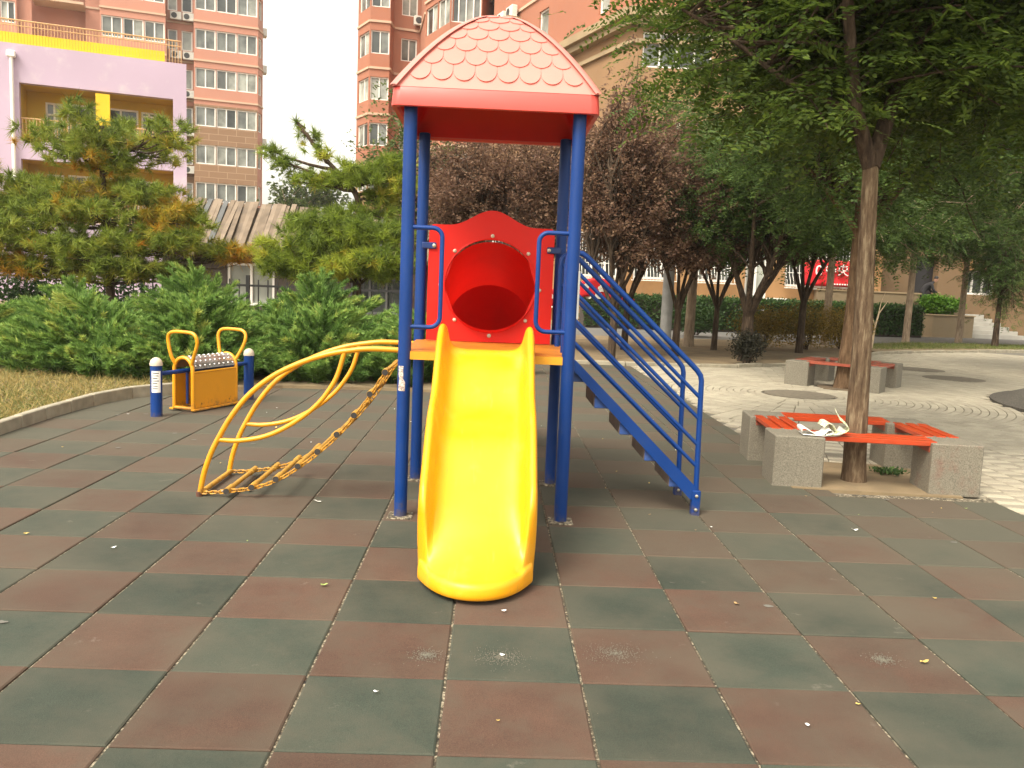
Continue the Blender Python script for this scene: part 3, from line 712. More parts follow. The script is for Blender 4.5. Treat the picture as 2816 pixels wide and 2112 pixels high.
rung = [(-1.536, .046), (-1.376, .078), (-1.222, .138), (-1.084, .227), (-.96, .326), (-.84, .441), (-.734, .569), (-.637, .708), (-.544, .85)]
for x, z in rung:
    mb = MB(); mb.tube([(x, CY[0]-.03, z), (x, CY[1]+.03, z)], .016, 10); r_ = mb.build('rung', 'rung_yellow', tower, True)
    for y in (CY[0], CY[1]):
        mb = MB(); mb.tube([(x, y-.035, z), (x, y+.09 if y < 3.2 else y+.035, z)] if y < 3.2 else [(x, y-.09, z), (x, y+.035, z)], .021, 10); s_ = mb.build('rung_sleeve', 'rung_yellow', r_, True)
    mb = MB(); mb.tube([(x, CY[0]-.038, z), (x, CY[0]-.033, z)], .0195, 10); mb.build('rung_end', 'rubber_black', r_)
chain = [(-1.703, .027), (-1.62, .03), (-1.536, .040), (-1.376, .066), (-1.222, .124), (-1.084, .213), (-.96, .312), (-.84, .427), (-.734, .555), (-.637, .694), (-.544, .838), (-.42, .95)]
for y in CY:
    cp = np.array(spline(chain, 8)); dl = np.concatenate([[0], np.cumsum(np.linalg.norm(np.diff(cp, axis=0), axis=1))]); n = int(dl[-1]/.030); mb = MB()
    for i in range(n):
        s = (i+.5)*dl[-1]/n; x, z = np.interp(s, dl, cp[:, 0]), np.interp(s, dl, cp[:, 1]); s2 = min(dl[-1], s+.01); x2, z2 = np.interp(s2, dl, cp[:, 0]), np.interp(s2, dl, cp[:, 1])
        t = np.array([x2-x, 0, z2-z]); t /= np.linalg.norm(t)+1e-9; a = np.array([0, 1., 0]); b_ = np.cross(t, a); ang = R(45+90*(i % 2)+random.uniform(-12, 12)); side = math.cos(ang)*a+math.sin(ang)*b_
        loop = []
        for q in np.linspace(0, 2*math.pi, 11)[:-1]:
            cu, su = math.cos(q), math.sin(q); loop.append(np.array([x, y, z])+t*(.0125*math.copysign(1, cu)*(abs(cu) > .3)+.0095*cu)+side*.012*su)
        mb.tube(loop, .0042, 5, closed=True)
    o = mb.build('chain', 'chain_yellow', tower, True); o['kind'] = 'stuff'
# plate and sticker on the posts
mb = MB(); mb.box((PX[1]+.040, PY[0]-.012, 1.385), (.012, .045, .285), 0, .002); mb.build('notice_plate', 'plaque_grey', tower)
def sticker():
    m, t, b, g, tc = new_mat('sticker'); n = noise(t, g.outputs['Position'], 26, 4, .7)
    t.links.new(ramp(t, n, [(.40, (.42, .03, .03)), (.47, (.65, .62, .56)), (.56, (.2, .12, .1)), (.62, (.6, .55, .5))]), b.inputs['Base Color'])
sticker()
mb = MB(); rows_ = []
for z in np.linspace(.775, .925, 7):
    wv = .55 if z < .85 else .35
    rows_.append([(PX[0]+.0402*math.sin(a), PY[0]-.0402*math.cos(a), z) for a in np.linspace(-.75+random.uniform(-.1, .1), -.75+2*wv+random.uniform(-.1, .1), 7)])
mb.grid(rows_); mb.build('torn_sticker', 'sticker', tower, True)

# ------------------------------------------------------------------ rocking machine: a yellow saddle box swinging on a blue bar
def rocker(loc, rz, label):
    r = empty('rocking_machine', loc, rz, label, 'playground rocker')
    # local x runs along the bar; posts at both ends
    for sx in (-.72, .72):
        mb = MB(); mb.lathe((sx, 0, 0), [(.055, 0), (.055, .50)], 20); p = mb.build('post', 'blue_paint', r, True)
        mb = MB(); mb.lathe((sx, 0, .50), [(.060, 0), (.060, .02), (.052, .05), (.03, .072), (.005, .08)], 18); mb.build('post_cap', 'cap_white', p, True)
        if sx < 0:
            mb = MB(); mb.grid([[(sx+.0562*math.cos(a), .0562*math.sin(a), z) for a in np.linspace(R(175), R(265), 7)] for z in (.24, .45)]); pl = mb.build('label_plate', 'print_white', p, True)
            for k in range(7):
                mb = MB(); mb.grid([[(sx+.0568*math.cos(a), .0568*math.sin(a), z) for a in np.linspace(R(183), R(225+random.uniform(0, 32)), 5)] for z in (.425-.025*k, .433-.025*k)]); mb.build('print_line', 'ac_dark', pl)
    mb = MB(); mb.tube([(-.72, 0, .415), (.72, 0, .415)], .022, 12); mb.build('crossbar', 'blue_paint', r, True)
    L, Wd = .34, .115
    for sx in (-L, L):
        P = [(sx, -Wd, .03), (sx, -Wd, .40)]+[(sx, -Wd*math.cos(R(a)), .42+.13*math.sin(R(a))) for a in range(15, 166, 15)]+[(sx, Wd, .40), (sx, Wd, .03)]
        mb = MB(); mb.tube(P, .020, 10); e_ = mb.build('end_arch', 'yellow_tube', r, True)
        hx = sx+math.copysign(.03, sx)
        lo = -1 if sx < 0 else 1
        H = [(sx, -.10, .475), (hx, -.165, .60), (hx+.01*lo, -.205, .70), (hx+.02*lo, -.20, .765), (hx+.02*lo, -.165, .80), (hx+.02*lo, -.10, .812), (hx+.02*lo, .06, .812), (hx+.02*lo, .125, .79), (hx+.015*lo, .15, .74), (hx+.01*lo, .14, .64), (hx, .12, .55), (sx, .095, .475)]
        mb = MB(); mb.tube(spline(H, 4), .018, 10); mb.build('handle', 'yellow_tube', r, True)
        mb = MB(); mb.tube([(sx, -Wd, .035), (sx, Wd, .035)], .017, 8); mb.build('foot_rail', 'yellow_tube', e_, True)
    for s in (-1, 1):
        mb = MB(); mb.box((0, s*(Wd+.004), .215), (2*L-.02, .012, .36)); p = mb.build('side_panel', 'yellow_panel', r)
        for bx in (-.22, .22):
            mb = MB(); mb.lathe((0, 0, 0), [(.011, 0), (.011, .006), (.004, .010)], 10); b_ = mb.build('panel_bolt', 'rust', p, True, (bx, s*(Wd+.010), .075)); b_.rotation_euler = (R(90)*s, 0, 0)
        mb = MB(); mb.box((0, s*(Wd+.02), .022), (2*L+.06, .05, .018), 0, .003); mb.build('foot_ledge', 'yellow_panel', r)
        mb = MB(); mb.tube([(-L, s*(Wd+.004), .402), (L, s*(Wd+.004), .402)], .012, 8); mb.build('panel_rail', 'yellow_tube', p, True)
    for sx in (-.26, .26):
        mb = MB(); mb.tube([(sx, .02, .415), (sx, .02, .07)], .014, 8); mb.build('hanger', 'blue_dark', r, True)
    A = [R(a) for a in np.linspace(8, 172, 13)]
    mb = MB(); mb.grid([[(x, -(Wd+.004)*math.cos(a), .415+.145*math.sin(a)) for a in A] for x in np.linspace(-L+.015, L-.015, 4)]); seat = mb.build('saddle', 'seat_steel', r, True)
    st = MB(); st.lathe((0, 0, 0), [(.013, 0), (.011, .004), (.006, .007)], 8); stm = st.mesh('stud', 'stud', True)
    for k, a in enumerate([R(a) for a in (20, 42, 64, 86, 108, 130, 152)]):
        for i in range(9):
            x = -L+.05+i*.073+(.036 if k % 2 else 0)
            if x < L-.03: link('stud', stm, seat, (x, -(Wd+.004)*math.cos(a), .415+.145*math.sin(a)), (math.pi/2-a, 0, 0))
    return r
ra = math.atan2(7.15-5.80, -2.62+3.13)
rocker((-2.875, 6.475, 0), ra, 'yellow rocking box with studded steel saddle between blue posts by the juniper')
rocker((.42, 10.95, 0), R(8), 'yellow rocking machine half hidden behind the slide')
# ------------------------------------------------------------------ square benches of granite blocks and red slats round the trees
def bench(loc, rz, label, wx, wy, mats, stain=False):
    b = empty('tree_bench', loc, rz, label, 'bench', 'square benches round the trees'); s_, H = .37, .385
    n = 0
    for sx in (-1, 1):
        for sy in (-1, 1):
            mb = MB(); mb.box((sx*(wx-s_)/2, sy*(wy-s_)/2, H/2-.005), (s_, s_, H+.01), 0, .008)
            st = stain and sx > 0 and sy < 0
            o = mb.build('granite_block', 'granite_stained' if st else 'granite', b)
            if st: o['label'] = 'granite block with reddish paint smears'
    sw, gap, th = .070, .028, .036
    for ax in (0, 1):
        ln, wd = (wx, wy) if ax == 0 else (wy, wx); le = ln-2*s_+.10
        for sd_ in (-1, 1):
            for k in range(3):
                off = sd_*(wd/2-.045-sw/2-k*(sw+gap)); zz_ = H+.006-th/2
                mb = MB(); d = (le, sw, th) if ax == 0 else (sw, le, th); mb.box((0, 0, 0), d, 0, .004)
                loc_ = (random.uniform(-.01, .01), off, zz_) if ax == 0 else (off, random.uniform(-.01, .01), zz_)
                o = mb.build('slat', mats[0] if (ax == 0) else mats[1], b, loc=loc_); o.rotation_euler = (0, 0, random.uniform(-.006, .006))
            for e in (-1, 1):
                c = sd_*(wd/2-.045-1.5*sw-gap); q = e*(ln/2-s_+.02)
                mb = MB(); mb.box((q, c, H-.052) if ax == 0 else (c, q, H-.052), (.05, .26, .045) if ax == 0 else (.26, .05, .045)); mb.build('batten', 'slat_worn', b)
    return b
bench((*bench_c, 0), BENCH_ROT, 'red slatted square bench with a crumpled newspaper on it, beside the rubber tiles', 1.52, 1.30, ('slat_red', 'slat_red'), True)
bench((5.86, 11.13, 0), R(-38), 'red slatted square bench round the leaning dark trunk, out on the paving', 1.45, 1.45, ('slat_worn', 'slat_worn'))
# newspaper: folded sheets with rolled edges, lying on the bench
def paper_mat():
    m, t, b, g, tc = new_mat('newsprint'); co = tc.outputs['Object']
    n = noise(t, co, 38, 4, .7); c = ramp(t, n, [(.42, (.72, .72, .68)), (.5, (.66, .60, .30)), (.57, (.20, .30, .14)), (.64, (.74, .74, .70))])
    t.links.new(c, b.inputs['Base Color']); b.inputs['Roughness'].default_value = .85
paper_mat()
nw = empty('newspaper', (2.70, 3.86, .393), R(-3), 'crumpled printed newspaper lying on the front corner of the red slatted bench', 'newspaper')
def fold(name, prof, y0, y1, mat, skew=0.):
    P = spline(prof, 5); mb = MB(); G = []
    for k, y in enumerate(np.linspace(y0, y1, 6)):
        G.append([(p[0]+skew*(y-y0)+.006*math.sin(9*y+p[1]*20), y+.01*math.sin(p[0]*25), max(.002, p[1]*(1+.15*math.sin(7*y)))) for p in P])
    mb.grid(G); o = mb.build(name, mat, nw, True); md = o.modifiers.new('th', 'SOLIDIFY'); md.thickness = .004
    return o
nw.scale = (.8, .8, .95)
fold('folded_sheet', [(-.27, .03), (-.275, .055), (-.24, .06), (-.17, .03), (-.12, .008), (-.06, .02), (-.03, .05), (.0, .055), (.03, .03), (.0, .015), (-.02, .02)], -.10, .08, 'paper')
fold('folded_sheet', [(-.25, .006), (-.15, .004), (-.02, .004), (.05, .006), (.10, .02), (.13, .06)], -.10, .09, 'paper')
fold('page', [(-.05, .012), (.06, .02), (.13, .045), (.15, .08), (.11, .12), (.06, .16), (.045, .20)], -.13, .06, 'newsprint', .2)
fold('page', [(-.06, .07), (-.03, .10), (.02, .095), (.06, .05), (.09, .01)], -.06, .10, 'newsprint', -.1)
# manhole covers and the round bed
for i, (x, y, rx, lab) in enumerate(((4.60, 9.64, .46, 'round dark manhole cover in the paving in front of the far bench'), (8.89, 14.75, .5, 'round dark manhole cover nearest the sunlit grass strip'), (8.72, 13.02, .5, 'round dark manhole cover between the far bench and the pebbled round bed'))):
    mb = MB(); mb.lathe((x, y, -.02), [(rx+.03, 0), (rx+.03, .024), (rx, .026)], 36); o = mb.build('manhole_cover', 'manhole', None, True); tag(o, lab, 'manhole cover', 'manhole covers in the plaza')
mb = MB()
mb.lathe((PC[0], PC[1], -.03), [(PR+.25, 0), (PR+.25, .05), (PR+.1, .08), (PR-.1, .15), (PR-.5, .20), (PR-1.2, .24), (.3, .26)], 60)
tag(mb.build('round_bed', 'pebble', None, True), kind='structure')
# ------------------------------------------------------------------ plants
def curve_pts(a, b, n, sag, jit, r):
    t = np.linspace(0, 1, n)[:, None]; a, b = np.array(a), np.array(b)
    P = a+(b-a)*t; P[:, 2] += (sag*np.linalg.norm(b-a)*np.sin(math.pi*t[:, 0]))
    P[1:-1] += r.normal(0, jit, (n-2, 3)); return P
def pinnate(p, a, up, L, pairs, lw, r):
    """compound leaves: for every leaf, pairs of leaflets along a drooping midrib"""
    N = len(p); a = unit(a); s = unit(np.cross(a, up)); n = np.cross(s, a); V = []
    for j in range(pairs):
        f = (j+.7)/pairs; c = p+a*(L*f)[:, None]; c[:, 2] -= (L*.22*f*f)
        for sg in (-1, 1):
            d = a*.45+s*sg+r.normal(0, .15, (N, 3)); q, _ = leaf_quads(c, d, n+r.normal(0, .3, (N, 3)), lw*2.1*(1-.35*abs(f-.5))*r.uniform(.8, 1.2, N), lw*r.uniform(.8, 1.1, N)); V.append(q)
    V = np.concatenate(V); return V
def tree(name, label, stems, crown,  ncl, leaves, trunk_mat, leaf_mat, group=None, seed=1, cl_r=.45, leaf_L=.22, pairs=5, lw=.035, flat=.6, bias=.5, low_cut=None, br=.03, start=(.55, 1.), cat='tree', extra=None, droop=.0, simple=False):
    r = np.random.default_rng(seed); base = np.array(stems[0][0][0], float)
    t = empty(name, tuple(base), 0, label, cat, group)
    tm = MB(); bmz = MB()
    for si, (P, r0, r1) in enumerate(stems):
        Q = np.array(spline(P, 5))-base; k = len(Q); rad = np.linspace(r0, r1, k); 
        if P[0][2] < .2: rad[:3] *= np.array([1.12, 1.05, 1.0])
        (bmz if si and trunk_mat == 'bark_near' else tm).tube(Q, list(rad), 14)  # near tree's upper stems get darker bark: crown shade put into the colour
    cc, cr_ = np.array(crown[0]), np.array(crown[1])
    cl = []
    while len(cl) < ncl:
        d = r.normal(0, 1, 3); d /= np.linalg.norm(d); f = r.uniform(0, 1)**bias; p = cc+d*cr_*f*(1+.15*r.normal())
        if low_cut and p[2] < low_cut: continue
        if p[2] < .35: continue
        cl.append(p)
    if extra: cl += [np.array(e, float) for e in extra]
    allst = [np.array(spline(P, 5)) for P, _, _ in stems]
    lv_p, lv_d = [], []
    for p in cl:
        st = allst[r.integers(1 if len(allst) > 1 else 0, len(allst))]; k0 = int(len(st)*start[0]); k = r.integers(k0, len(st)); a = st[k]
        L = np.linalg.norm(p-a); P = curve_pts(a, p, 6, .10, .03*L, r); bmz.tube(P-base, list(np.linspace(br*min(1, L/2)+.004, .005, 6)), 5, cap=False)
        m = max(3, int(leaves/len(cl)*r.uniform(.6, 1.4)))
        f = r.uniform(.45, 1.05, m); idx = np.clip(f*5, 0, 4.99); i0 = idx.astype(int); fr = (idx-i0)[:, None]
        q = P[i0]*(1-fr)+P[i0+1]*fr; w_ = np.clip((f-.3), .15, 1)[:, None]
        off = r.normal(0, 1, (m, 3))*cl_r*w_; off[:, 2] *= flat; lv_p.append(q+off)
        dd = off+unit(q-cc)*.3*cl_r+r.normal(0, .25*cl_r, (m, 3)); dd[:, 2] = dd[:, 2]*.5-droop*cl_r; lv_d.append(dd)
    lv_p = np.concatenate(lv_p); lv_d = np.concatenate(lv_d)
    if low_cut is not None:
        kpt = lv_p[:, 2] > low_cut-.25; lv_p, lv_d = lv_p[kpt], lv_d[kpt]
    kpt = lv_p[:, 2] > .12; lv_p, lv_d = lv_p[kpt], lv_d[kpt]
    tm.build('trunk', trunk_mat, t, True); bmz.build('branches', 'bark_dark' if trunk_mat in ('bark_near', 'bark_brown') else trunk_mat, t, True)
    N = len(lv_p); up = np.tile([0, 0, 1.], (N, 1))+r.normal(0, .35, (N, 3))
    if simple:
        V = np.concatenate([leaf_quads(lv_p+r.normal(0, .05, (N, 3)), lv_d+r.normal(0, .4*cl_r, (N, 3)), up+r.normal(0, .8, (N, 3)), lw*2.2*r.uniform(.7, 1.3, N), lw*1.2*r.uniform(.7, 1.3, N))[0] for _ in range(pairs*2)])
    else: V = pinnate(lv_p, lv_d, up, leaf_L*r.uniform(.7, 1.25, N), pairs, lw, r)
    me = np_mesh('crown', V-base, np.arange(len(V)).reshape(-1, 4), leaf_mat); link('crown', me, t)
    return t

# --- the big tree growing through the near bench
tree('scholar_tree', 'tall tree with furrowed grey-brown trunk growing through the red slatted bench beside the tiles', [
    ([(3.02, 4.05, -.02), (3.0, 4.05, .51), (2.99, 4.05, 1.02), (2.96, 4.05, 1.73), (2.93, 4.05, 2.46)], .092, .056),
    ([(2.93, 4.05, 2.42), (2.78, 4.02, 2.80), (2.70, 4.0, 3.15), (2.60, 3.95, 3.65), (2.45, 3.9, 4.6), (2.4, 3.9, 5.4)], .062, .025),
    ([(2.93, 4.05, 2.42), (3.04, 4.12, 2.75), (3.14, 4.2, 3.05), (3.22, 4.25, 3.40), (3.5, 4.3, 4.4), (3.6, 4.4, 5.4)], .068, .028),
    ([(2.78, 4.02, 2.80), (2.3, 4.2, 3.05), (1.9, 4.3, 3.35), (1.5, 4.4, 3.6)], .028, .012),
    ([(3.10, 4.18, 2.95), (3.7, 4.6, 3.2), (4.4, 5.0, 3.45)], .03, .012)],
    ((3.65, 5.0, 3.75), (2.4, 2.1, 1.3)), 160, 12000, 'bark_near', 'leaf_scholar', seed=3, cl_r=.38, leaf_L=.23, pairs=6, lw=.031, low_cut=2.55, start=(.3, 1.), br=.011, flat=.45, bias=.42, droop=.15,
    extra=[(1.35, 4.4, 3.35), (1.55, 4.2, 3.1), (2.1, 4.0, 2.75), (2.45, 3.7, 2.62), (3.9, 4.3, 2.75), (4.3, 4.6, 2.9), (3.3, 4.6, 2.55), (1.75, 4.6, 2.85), (2.9, 4.6, 2.75), (4.8, 5.2, 3.0), (4.2, 5.5, 2.7)])
tree('scholar_tree', 'tree with smooth dark leaning trunk growing through the far bench on the paving', [
    ([(5.70, 10.72, -.02), (5.72, 10.7, .6), (5.73, 10.7, 1.2), (5.72, 10.7, 2.0), (5.7, 10.7, 3.0), (5.6, 10.7, 4.6)], .155, .06),
    ([(5.72, 10.7, 2.2), (6.3, 10.9, 3.0), (7.0, 11.1, 3.9)], .06, .02), ([(5.72, 10.7, 2.4), (5.0, 10.5, 3.1), (4.2, 10.4, 3.8)], .055, .02)],
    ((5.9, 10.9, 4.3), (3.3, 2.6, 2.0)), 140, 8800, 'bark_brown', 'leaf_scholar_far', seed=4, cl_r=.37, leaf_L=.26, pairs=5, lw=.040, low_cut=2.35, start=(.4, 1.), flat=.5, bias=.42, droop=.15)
# --- green trees in the bed to the right
def vase(x, y, h, n, seed, spread=.9, r0=.10, r1=.028, fork=.8, trunk=None):
    r = np.random.default_rng(seed); S_ = [([(x, y, -.02), (x+.01, y, fork*.5), (x+.02, y, fork)], r0, r0*.8)]
    for i in range(n):
        a = 2*math.pi*i/n+r.uniform(-.3, .3); s = spread*r.uniform(.6, 1.1)
        S_.append(([(x+.02, y, fork-.06), (x+.25*s*math.cos(a), y+.25*s*math.sin(a), fork+.45), (x+.65*s*math.cos(a), y+.6*s*math.sin(a), fork+1.1), (x+1.1*s*math.cos(a), y+1.0*s*math.sin(a), h*.62)], r0*.55, r1))
    return S_
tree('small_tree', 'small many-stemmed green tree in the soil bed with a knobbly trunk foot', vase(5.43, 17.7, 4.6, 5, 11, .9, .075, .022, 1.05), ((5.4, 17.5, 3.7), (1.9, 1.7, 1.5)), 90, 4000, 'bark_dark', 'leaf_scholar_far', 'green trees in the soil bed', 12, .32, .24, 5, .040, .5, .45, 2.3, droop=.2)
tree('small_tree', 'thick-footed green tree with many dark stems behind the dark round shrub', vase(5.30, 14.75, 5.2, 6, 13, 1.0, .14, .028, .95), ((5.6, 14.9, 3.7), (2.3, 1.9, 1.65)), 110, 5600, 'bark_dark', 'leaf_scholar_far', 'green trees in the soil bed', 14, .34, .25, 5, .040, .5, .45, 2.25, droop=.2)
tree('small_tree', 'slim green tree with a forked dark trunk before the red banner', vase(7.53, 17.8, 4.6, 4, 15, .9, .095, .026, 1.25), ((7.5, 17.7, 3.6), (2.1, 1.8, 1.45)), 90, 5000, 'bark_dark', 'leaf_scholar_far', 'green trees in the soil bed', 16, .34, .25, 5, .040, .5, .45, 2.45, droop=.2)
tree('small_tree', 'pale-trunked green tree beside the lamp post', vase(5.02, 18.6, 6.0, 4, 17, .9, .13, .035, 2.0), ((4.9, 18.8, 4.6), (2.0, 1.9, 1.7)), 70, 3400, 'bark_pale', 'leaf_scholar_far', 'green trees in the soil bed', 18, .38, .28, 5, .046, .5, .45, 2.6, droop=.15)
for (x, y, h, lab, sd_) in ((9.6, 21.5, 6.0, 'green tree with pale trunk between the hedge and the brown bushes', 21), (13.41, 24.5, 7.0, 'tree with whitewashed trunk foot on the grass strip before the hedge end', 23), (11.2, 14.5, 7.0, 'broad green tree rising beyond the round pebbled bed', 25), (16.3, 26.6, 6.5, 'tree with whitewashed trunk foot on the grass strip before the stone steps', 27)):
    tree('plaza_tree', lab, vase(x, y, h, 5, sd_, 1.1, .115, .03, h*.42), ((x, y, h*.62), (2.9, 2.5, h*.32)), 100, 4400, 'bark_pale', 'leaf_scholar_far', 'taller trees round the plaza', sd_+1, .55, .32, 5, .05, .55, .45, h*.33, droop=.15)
# --- purple-leaved plums behind the tower
for (x, y, h, lab, sd_) in ((-.55, 15.6, 5.3, 'brown-leaved plum tree seen between the tower posts', 31), (.9, 15.2, 5.2, 'brown-leaved plum tree standing behind the red tunnel panel', 33), (2.45, 14.0, 5.9, 'brown-leaved plum tree with dark stems seen through the stair rails', 35), (3.1, 16.6, 5.6, 'brown-leaved plum tree beside the flowered red banner', 37), (4.0, 15.4, 4.6, 'brown-leaved plum tree merging with the green trees', 39)):
    tree('plum_tree', lab, vase(x, y, h, 6, sd_, .75, .085, .018, .95), ((x, y, h*.62), (1.3, 1.25, h*.36)), 120, 3000, 'bark_dark', 'leaf_plum', 'purple-leaved plum trees', sd_+1, .26, .2, 5, .031, .9, .5, 1.95, simple=True)
tree('loose_tree', 'thin light green tree behind the left tower posts', vase(-1.75, 17.6, 5.6, 4, 41, .8, .10, .03, 1.6), ((-1.75, 17.6, 4.0), (1.25, 1.2, 1.6)), 60, 1700, 'bark_dark', 'leaf_light', None, 42, .36, .2, 4, .038, .8, .5, 1.9, simple=True)
tree('far_tree', 'faint grey-green tree far behind the shed roof', vase(-14.5, 62, 9., 4, 43, 1.6, .2, .06, 3.), ((-14.3, 62, 6.6), (3.0, 3., 3.3)), 60, 1500, 'bark_pale', 'leaf_light', None, 44, .8, .5, 4, .12, .8, .5, 3., simple=True)

# --- pines
def pine(label, base, trunk, pads, seed, mat, tufts=1., hue=0., needle=.17):
    r = np.random.default_rng(seed); base = np.array(base, float); t = empty('pine_tree', tuple(base), 0, label, 'tree', 'pine trees behind the juniper')
    tm = MB(); tm.tube(np.array(spline(trunk, 5))-base, list(np.linspace(.085, .025, (len(trunk)-1)*5+1)), 10)
    TR = np.array(spline(trunk, 8)); V, F, T = [], [], []
    tp, td, th = [], [], []
    for (px, py, pz, rx, ry, rz, n) in pads:
        c = np.array([px, py, pz]); k = np.argmin(np.abs(TR[:, 2]-(pz-.25*abs(px-base[0])*.5-.1))); a = TR[k]
        B = curve_pts(a, c, 6, -.05, .03, r); tm.tube(B-base, list(np.linspace(.035, .016, 6)), 6, cap=False)
        for _ in range(int(n*tufts)):
            d = r.normal(0, 1, 3); d /= np.linalg.norm(d); f = r.uniform(.1, 1)**.55; p = c+d*np.array([rx, ry, rz])*f
            if r.uniform() < .16: tm.tube(curve_pts(B[r.integers(2, 6)], p, 4, -.06, .02, r)-base, [.012, .009, .007, .005], 4, cap=False)
            out = p-c; out[2] = abs(out[2])*.6+.35*np.linalg.norm([rx, ry]); tp.append(p); td.append(unit(out+r.normal(0, .25, 3)))
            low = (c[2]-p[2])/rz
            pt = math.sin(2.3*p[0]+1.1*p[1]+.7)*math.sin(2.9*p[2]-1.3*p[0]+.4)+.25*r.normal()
            th.append(np.clip(.20+hue+.20*low+(.42 if pt > .52 else 0)-(.14 if f < .5 else 0)+.08*r.normal(), 0, 1))  # tufts inside a pad darkened: interior shade put into the tint
    tp, td, th = np.array(tp), np.array(td), np.array(th); N = len(tp); K = 50
    sp = r.normal(0, .62, (N, K, 3))+td[:, None, :]*.75; sp = unit(sp); Ln = needle*r.uniform(.7, 1.25, (N, K, 1))
    b0 = tp[:, None, :]-td[:, None, :]*r.uniform(0, .10, (N, K, 1)); tip = b0+sp*Ln; tip[:, :, 2] -= .012
    sd_ = unit(np.cross(sp, r.normal(0, 1, (N, K, 3))))*.0066
    Vv = np.stack([b0-sd_, b0+sd_, tip], 2).reshape(-1, 3); tint = np.repeat(th, K*3)
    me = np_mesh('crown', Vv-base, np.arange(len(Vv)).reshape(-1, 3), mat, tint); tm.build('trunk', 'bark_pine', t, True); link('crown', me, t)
def padrow(z, xs, r=.55, rz=.2, n=34, y=12.5, dy=.8): return [(x, y+random.uniform(-dy, dy), z+random.uniform(-.1, .1), r*random.uniform(.8, 1.2), r*1.1, rz, n) for x in xs]
random.seed(11)
pads = padrow(3.58, (-7.5, -6.9, -6.3, -5.75, -5.35), .55, .24, 26)+padrow(3.78, (-6.7, -6.4), .3, .2, 12)+padrow(3.25, (-7.0, -6.2, -6.6), .55, .22, 20, dy=.4)
pads += padrow(2.75, (-8.0, -7.4, -6.8, -6.2, -5.7), .55, .2, 44)+padrow(2.30, (-8.3, -7.6, -6.8, -6.0, -5.5), .6, .2, 46)+padrow(1.85, (-8.2, -7.5, -6.9, -6.0, -5.2, -4.6), .6, .2, 46)+padrow(1.45, (-7.7, -6.9, -6.2, -5.6), .6, .18, 42, dy=.5)
pads += [(-6.6, 12.4, 2.2, 1.5, 1.0, .75, 90), (-6.4, 12.2, 1.5, 1.6, .9, .35, 90), (-6.6, 12.3, 3.35, 1.0, .6, .38, 34), (-7.6, 12.2, 2.1, 1.0, .7, .6, 70), (-5.3, 12.2, 2.2, .9, .7, .5, 60)]
pine('pine tree with orange-tipped lower needles in front of the lilac building', (-6.56, 12.5, .03), [(-6.56, 12.5, .0), (-6.55, 12.5, 1.0), (-6.57, 12.5, 1.86), (-6.64, 12.5, 2.7), (-6.66, 12.5, 3.3), (-6.63, 12.5, 3.8)], pads, 51, 'needle_pine', 1.6, .15)
pads = padrow(3.1, (-9.9, -9.3, -8.8), .6, .2, 40, 12.9)+padrow(2.55, (-10.2, -9.6, -8.9, -8.4), .6, .2, 44, 12.9)+padrow(2.0, (-9.9, -9.2, -8.6, -8.1), .6, .2, 44, 12.4)+padrow(1.5, (-9.8, -9.0, -8.4), .6, .2, 40, 12.4)
pine('pine tree with orange-tipped needles crowding the first pine on its kindergarten side', (-9.4, 12.7, .03), [(-9.4, 12.7, 0), (-9.4, 12.7, 1.5), (-9.35, 12.7, 3.3)], pads, 52, 'needle_pine', 1.6, .16)
pads = [(-3.35, 12.5, 4.0, .10, .12, .14, 3), (-3.15, 12.5, 3.78, .24, .25, .16, 5), (-2.95, 12.4, 3.52, .30, .3, .18, 8), (-3.75, 12.4, 3.50, .26, .25, .10, 7), (-3.5, 12.3, 3.3, .34, .3, .12, 9), (-3.1, 12.4, 3.10, .45, .4, .14, 14), (-2.75, 12.5, 3.05, .35, .4, .18, 14), (-2.4, 12.3, 3.2, .38, .4, .22, 16), (-2.0, 12.5, 3.2, .4, .4, .2, 36), (-1.65, 12.4, 3.35, .35, .4, .2, 32), (-1.5, 12.4, 3.0, .3, .4, .2, 28), (-1.9, 12.6, 2.85, .3, .4, .12, 20)]
pads += padrow(2.25, (-3.1, -2.6, -2.1, -1.6), .5, .2, 44, 12.4, .5)+padrow(1.85, (-3.5, -2.9, -2.3, -1.7), .55, .2, 46, 12.2, .5)+padrow(1.5, (-3.6, -3.0, -2.5, -1.8), .55, .18, 44, 12.2, .5)
pads += [(-2.8, 12.3, 1.85, 1.3, .8, .5, 130), (-2.2, 12.4, 2.5, .8, .5, .25, 40), (-2.0, 12.3, 3.1, .7, .5, .22, 40)]
pine('lighter green pine with an open leaning top in front of the wooden shed', (-2.3, 12.5, .03), [(-2.3, 12.5, 0), (-2.28, 12.5, 1.2), (-2.27, 12.5, 2.2), (-2.28, 12.5, 2.72), (-2.5, 12.5, 3.05), (-2.9, 12.5, 3.45), (-3.33, 12.5, 3.98)], pads, 53, 'needle_bright', 1.6, .06)

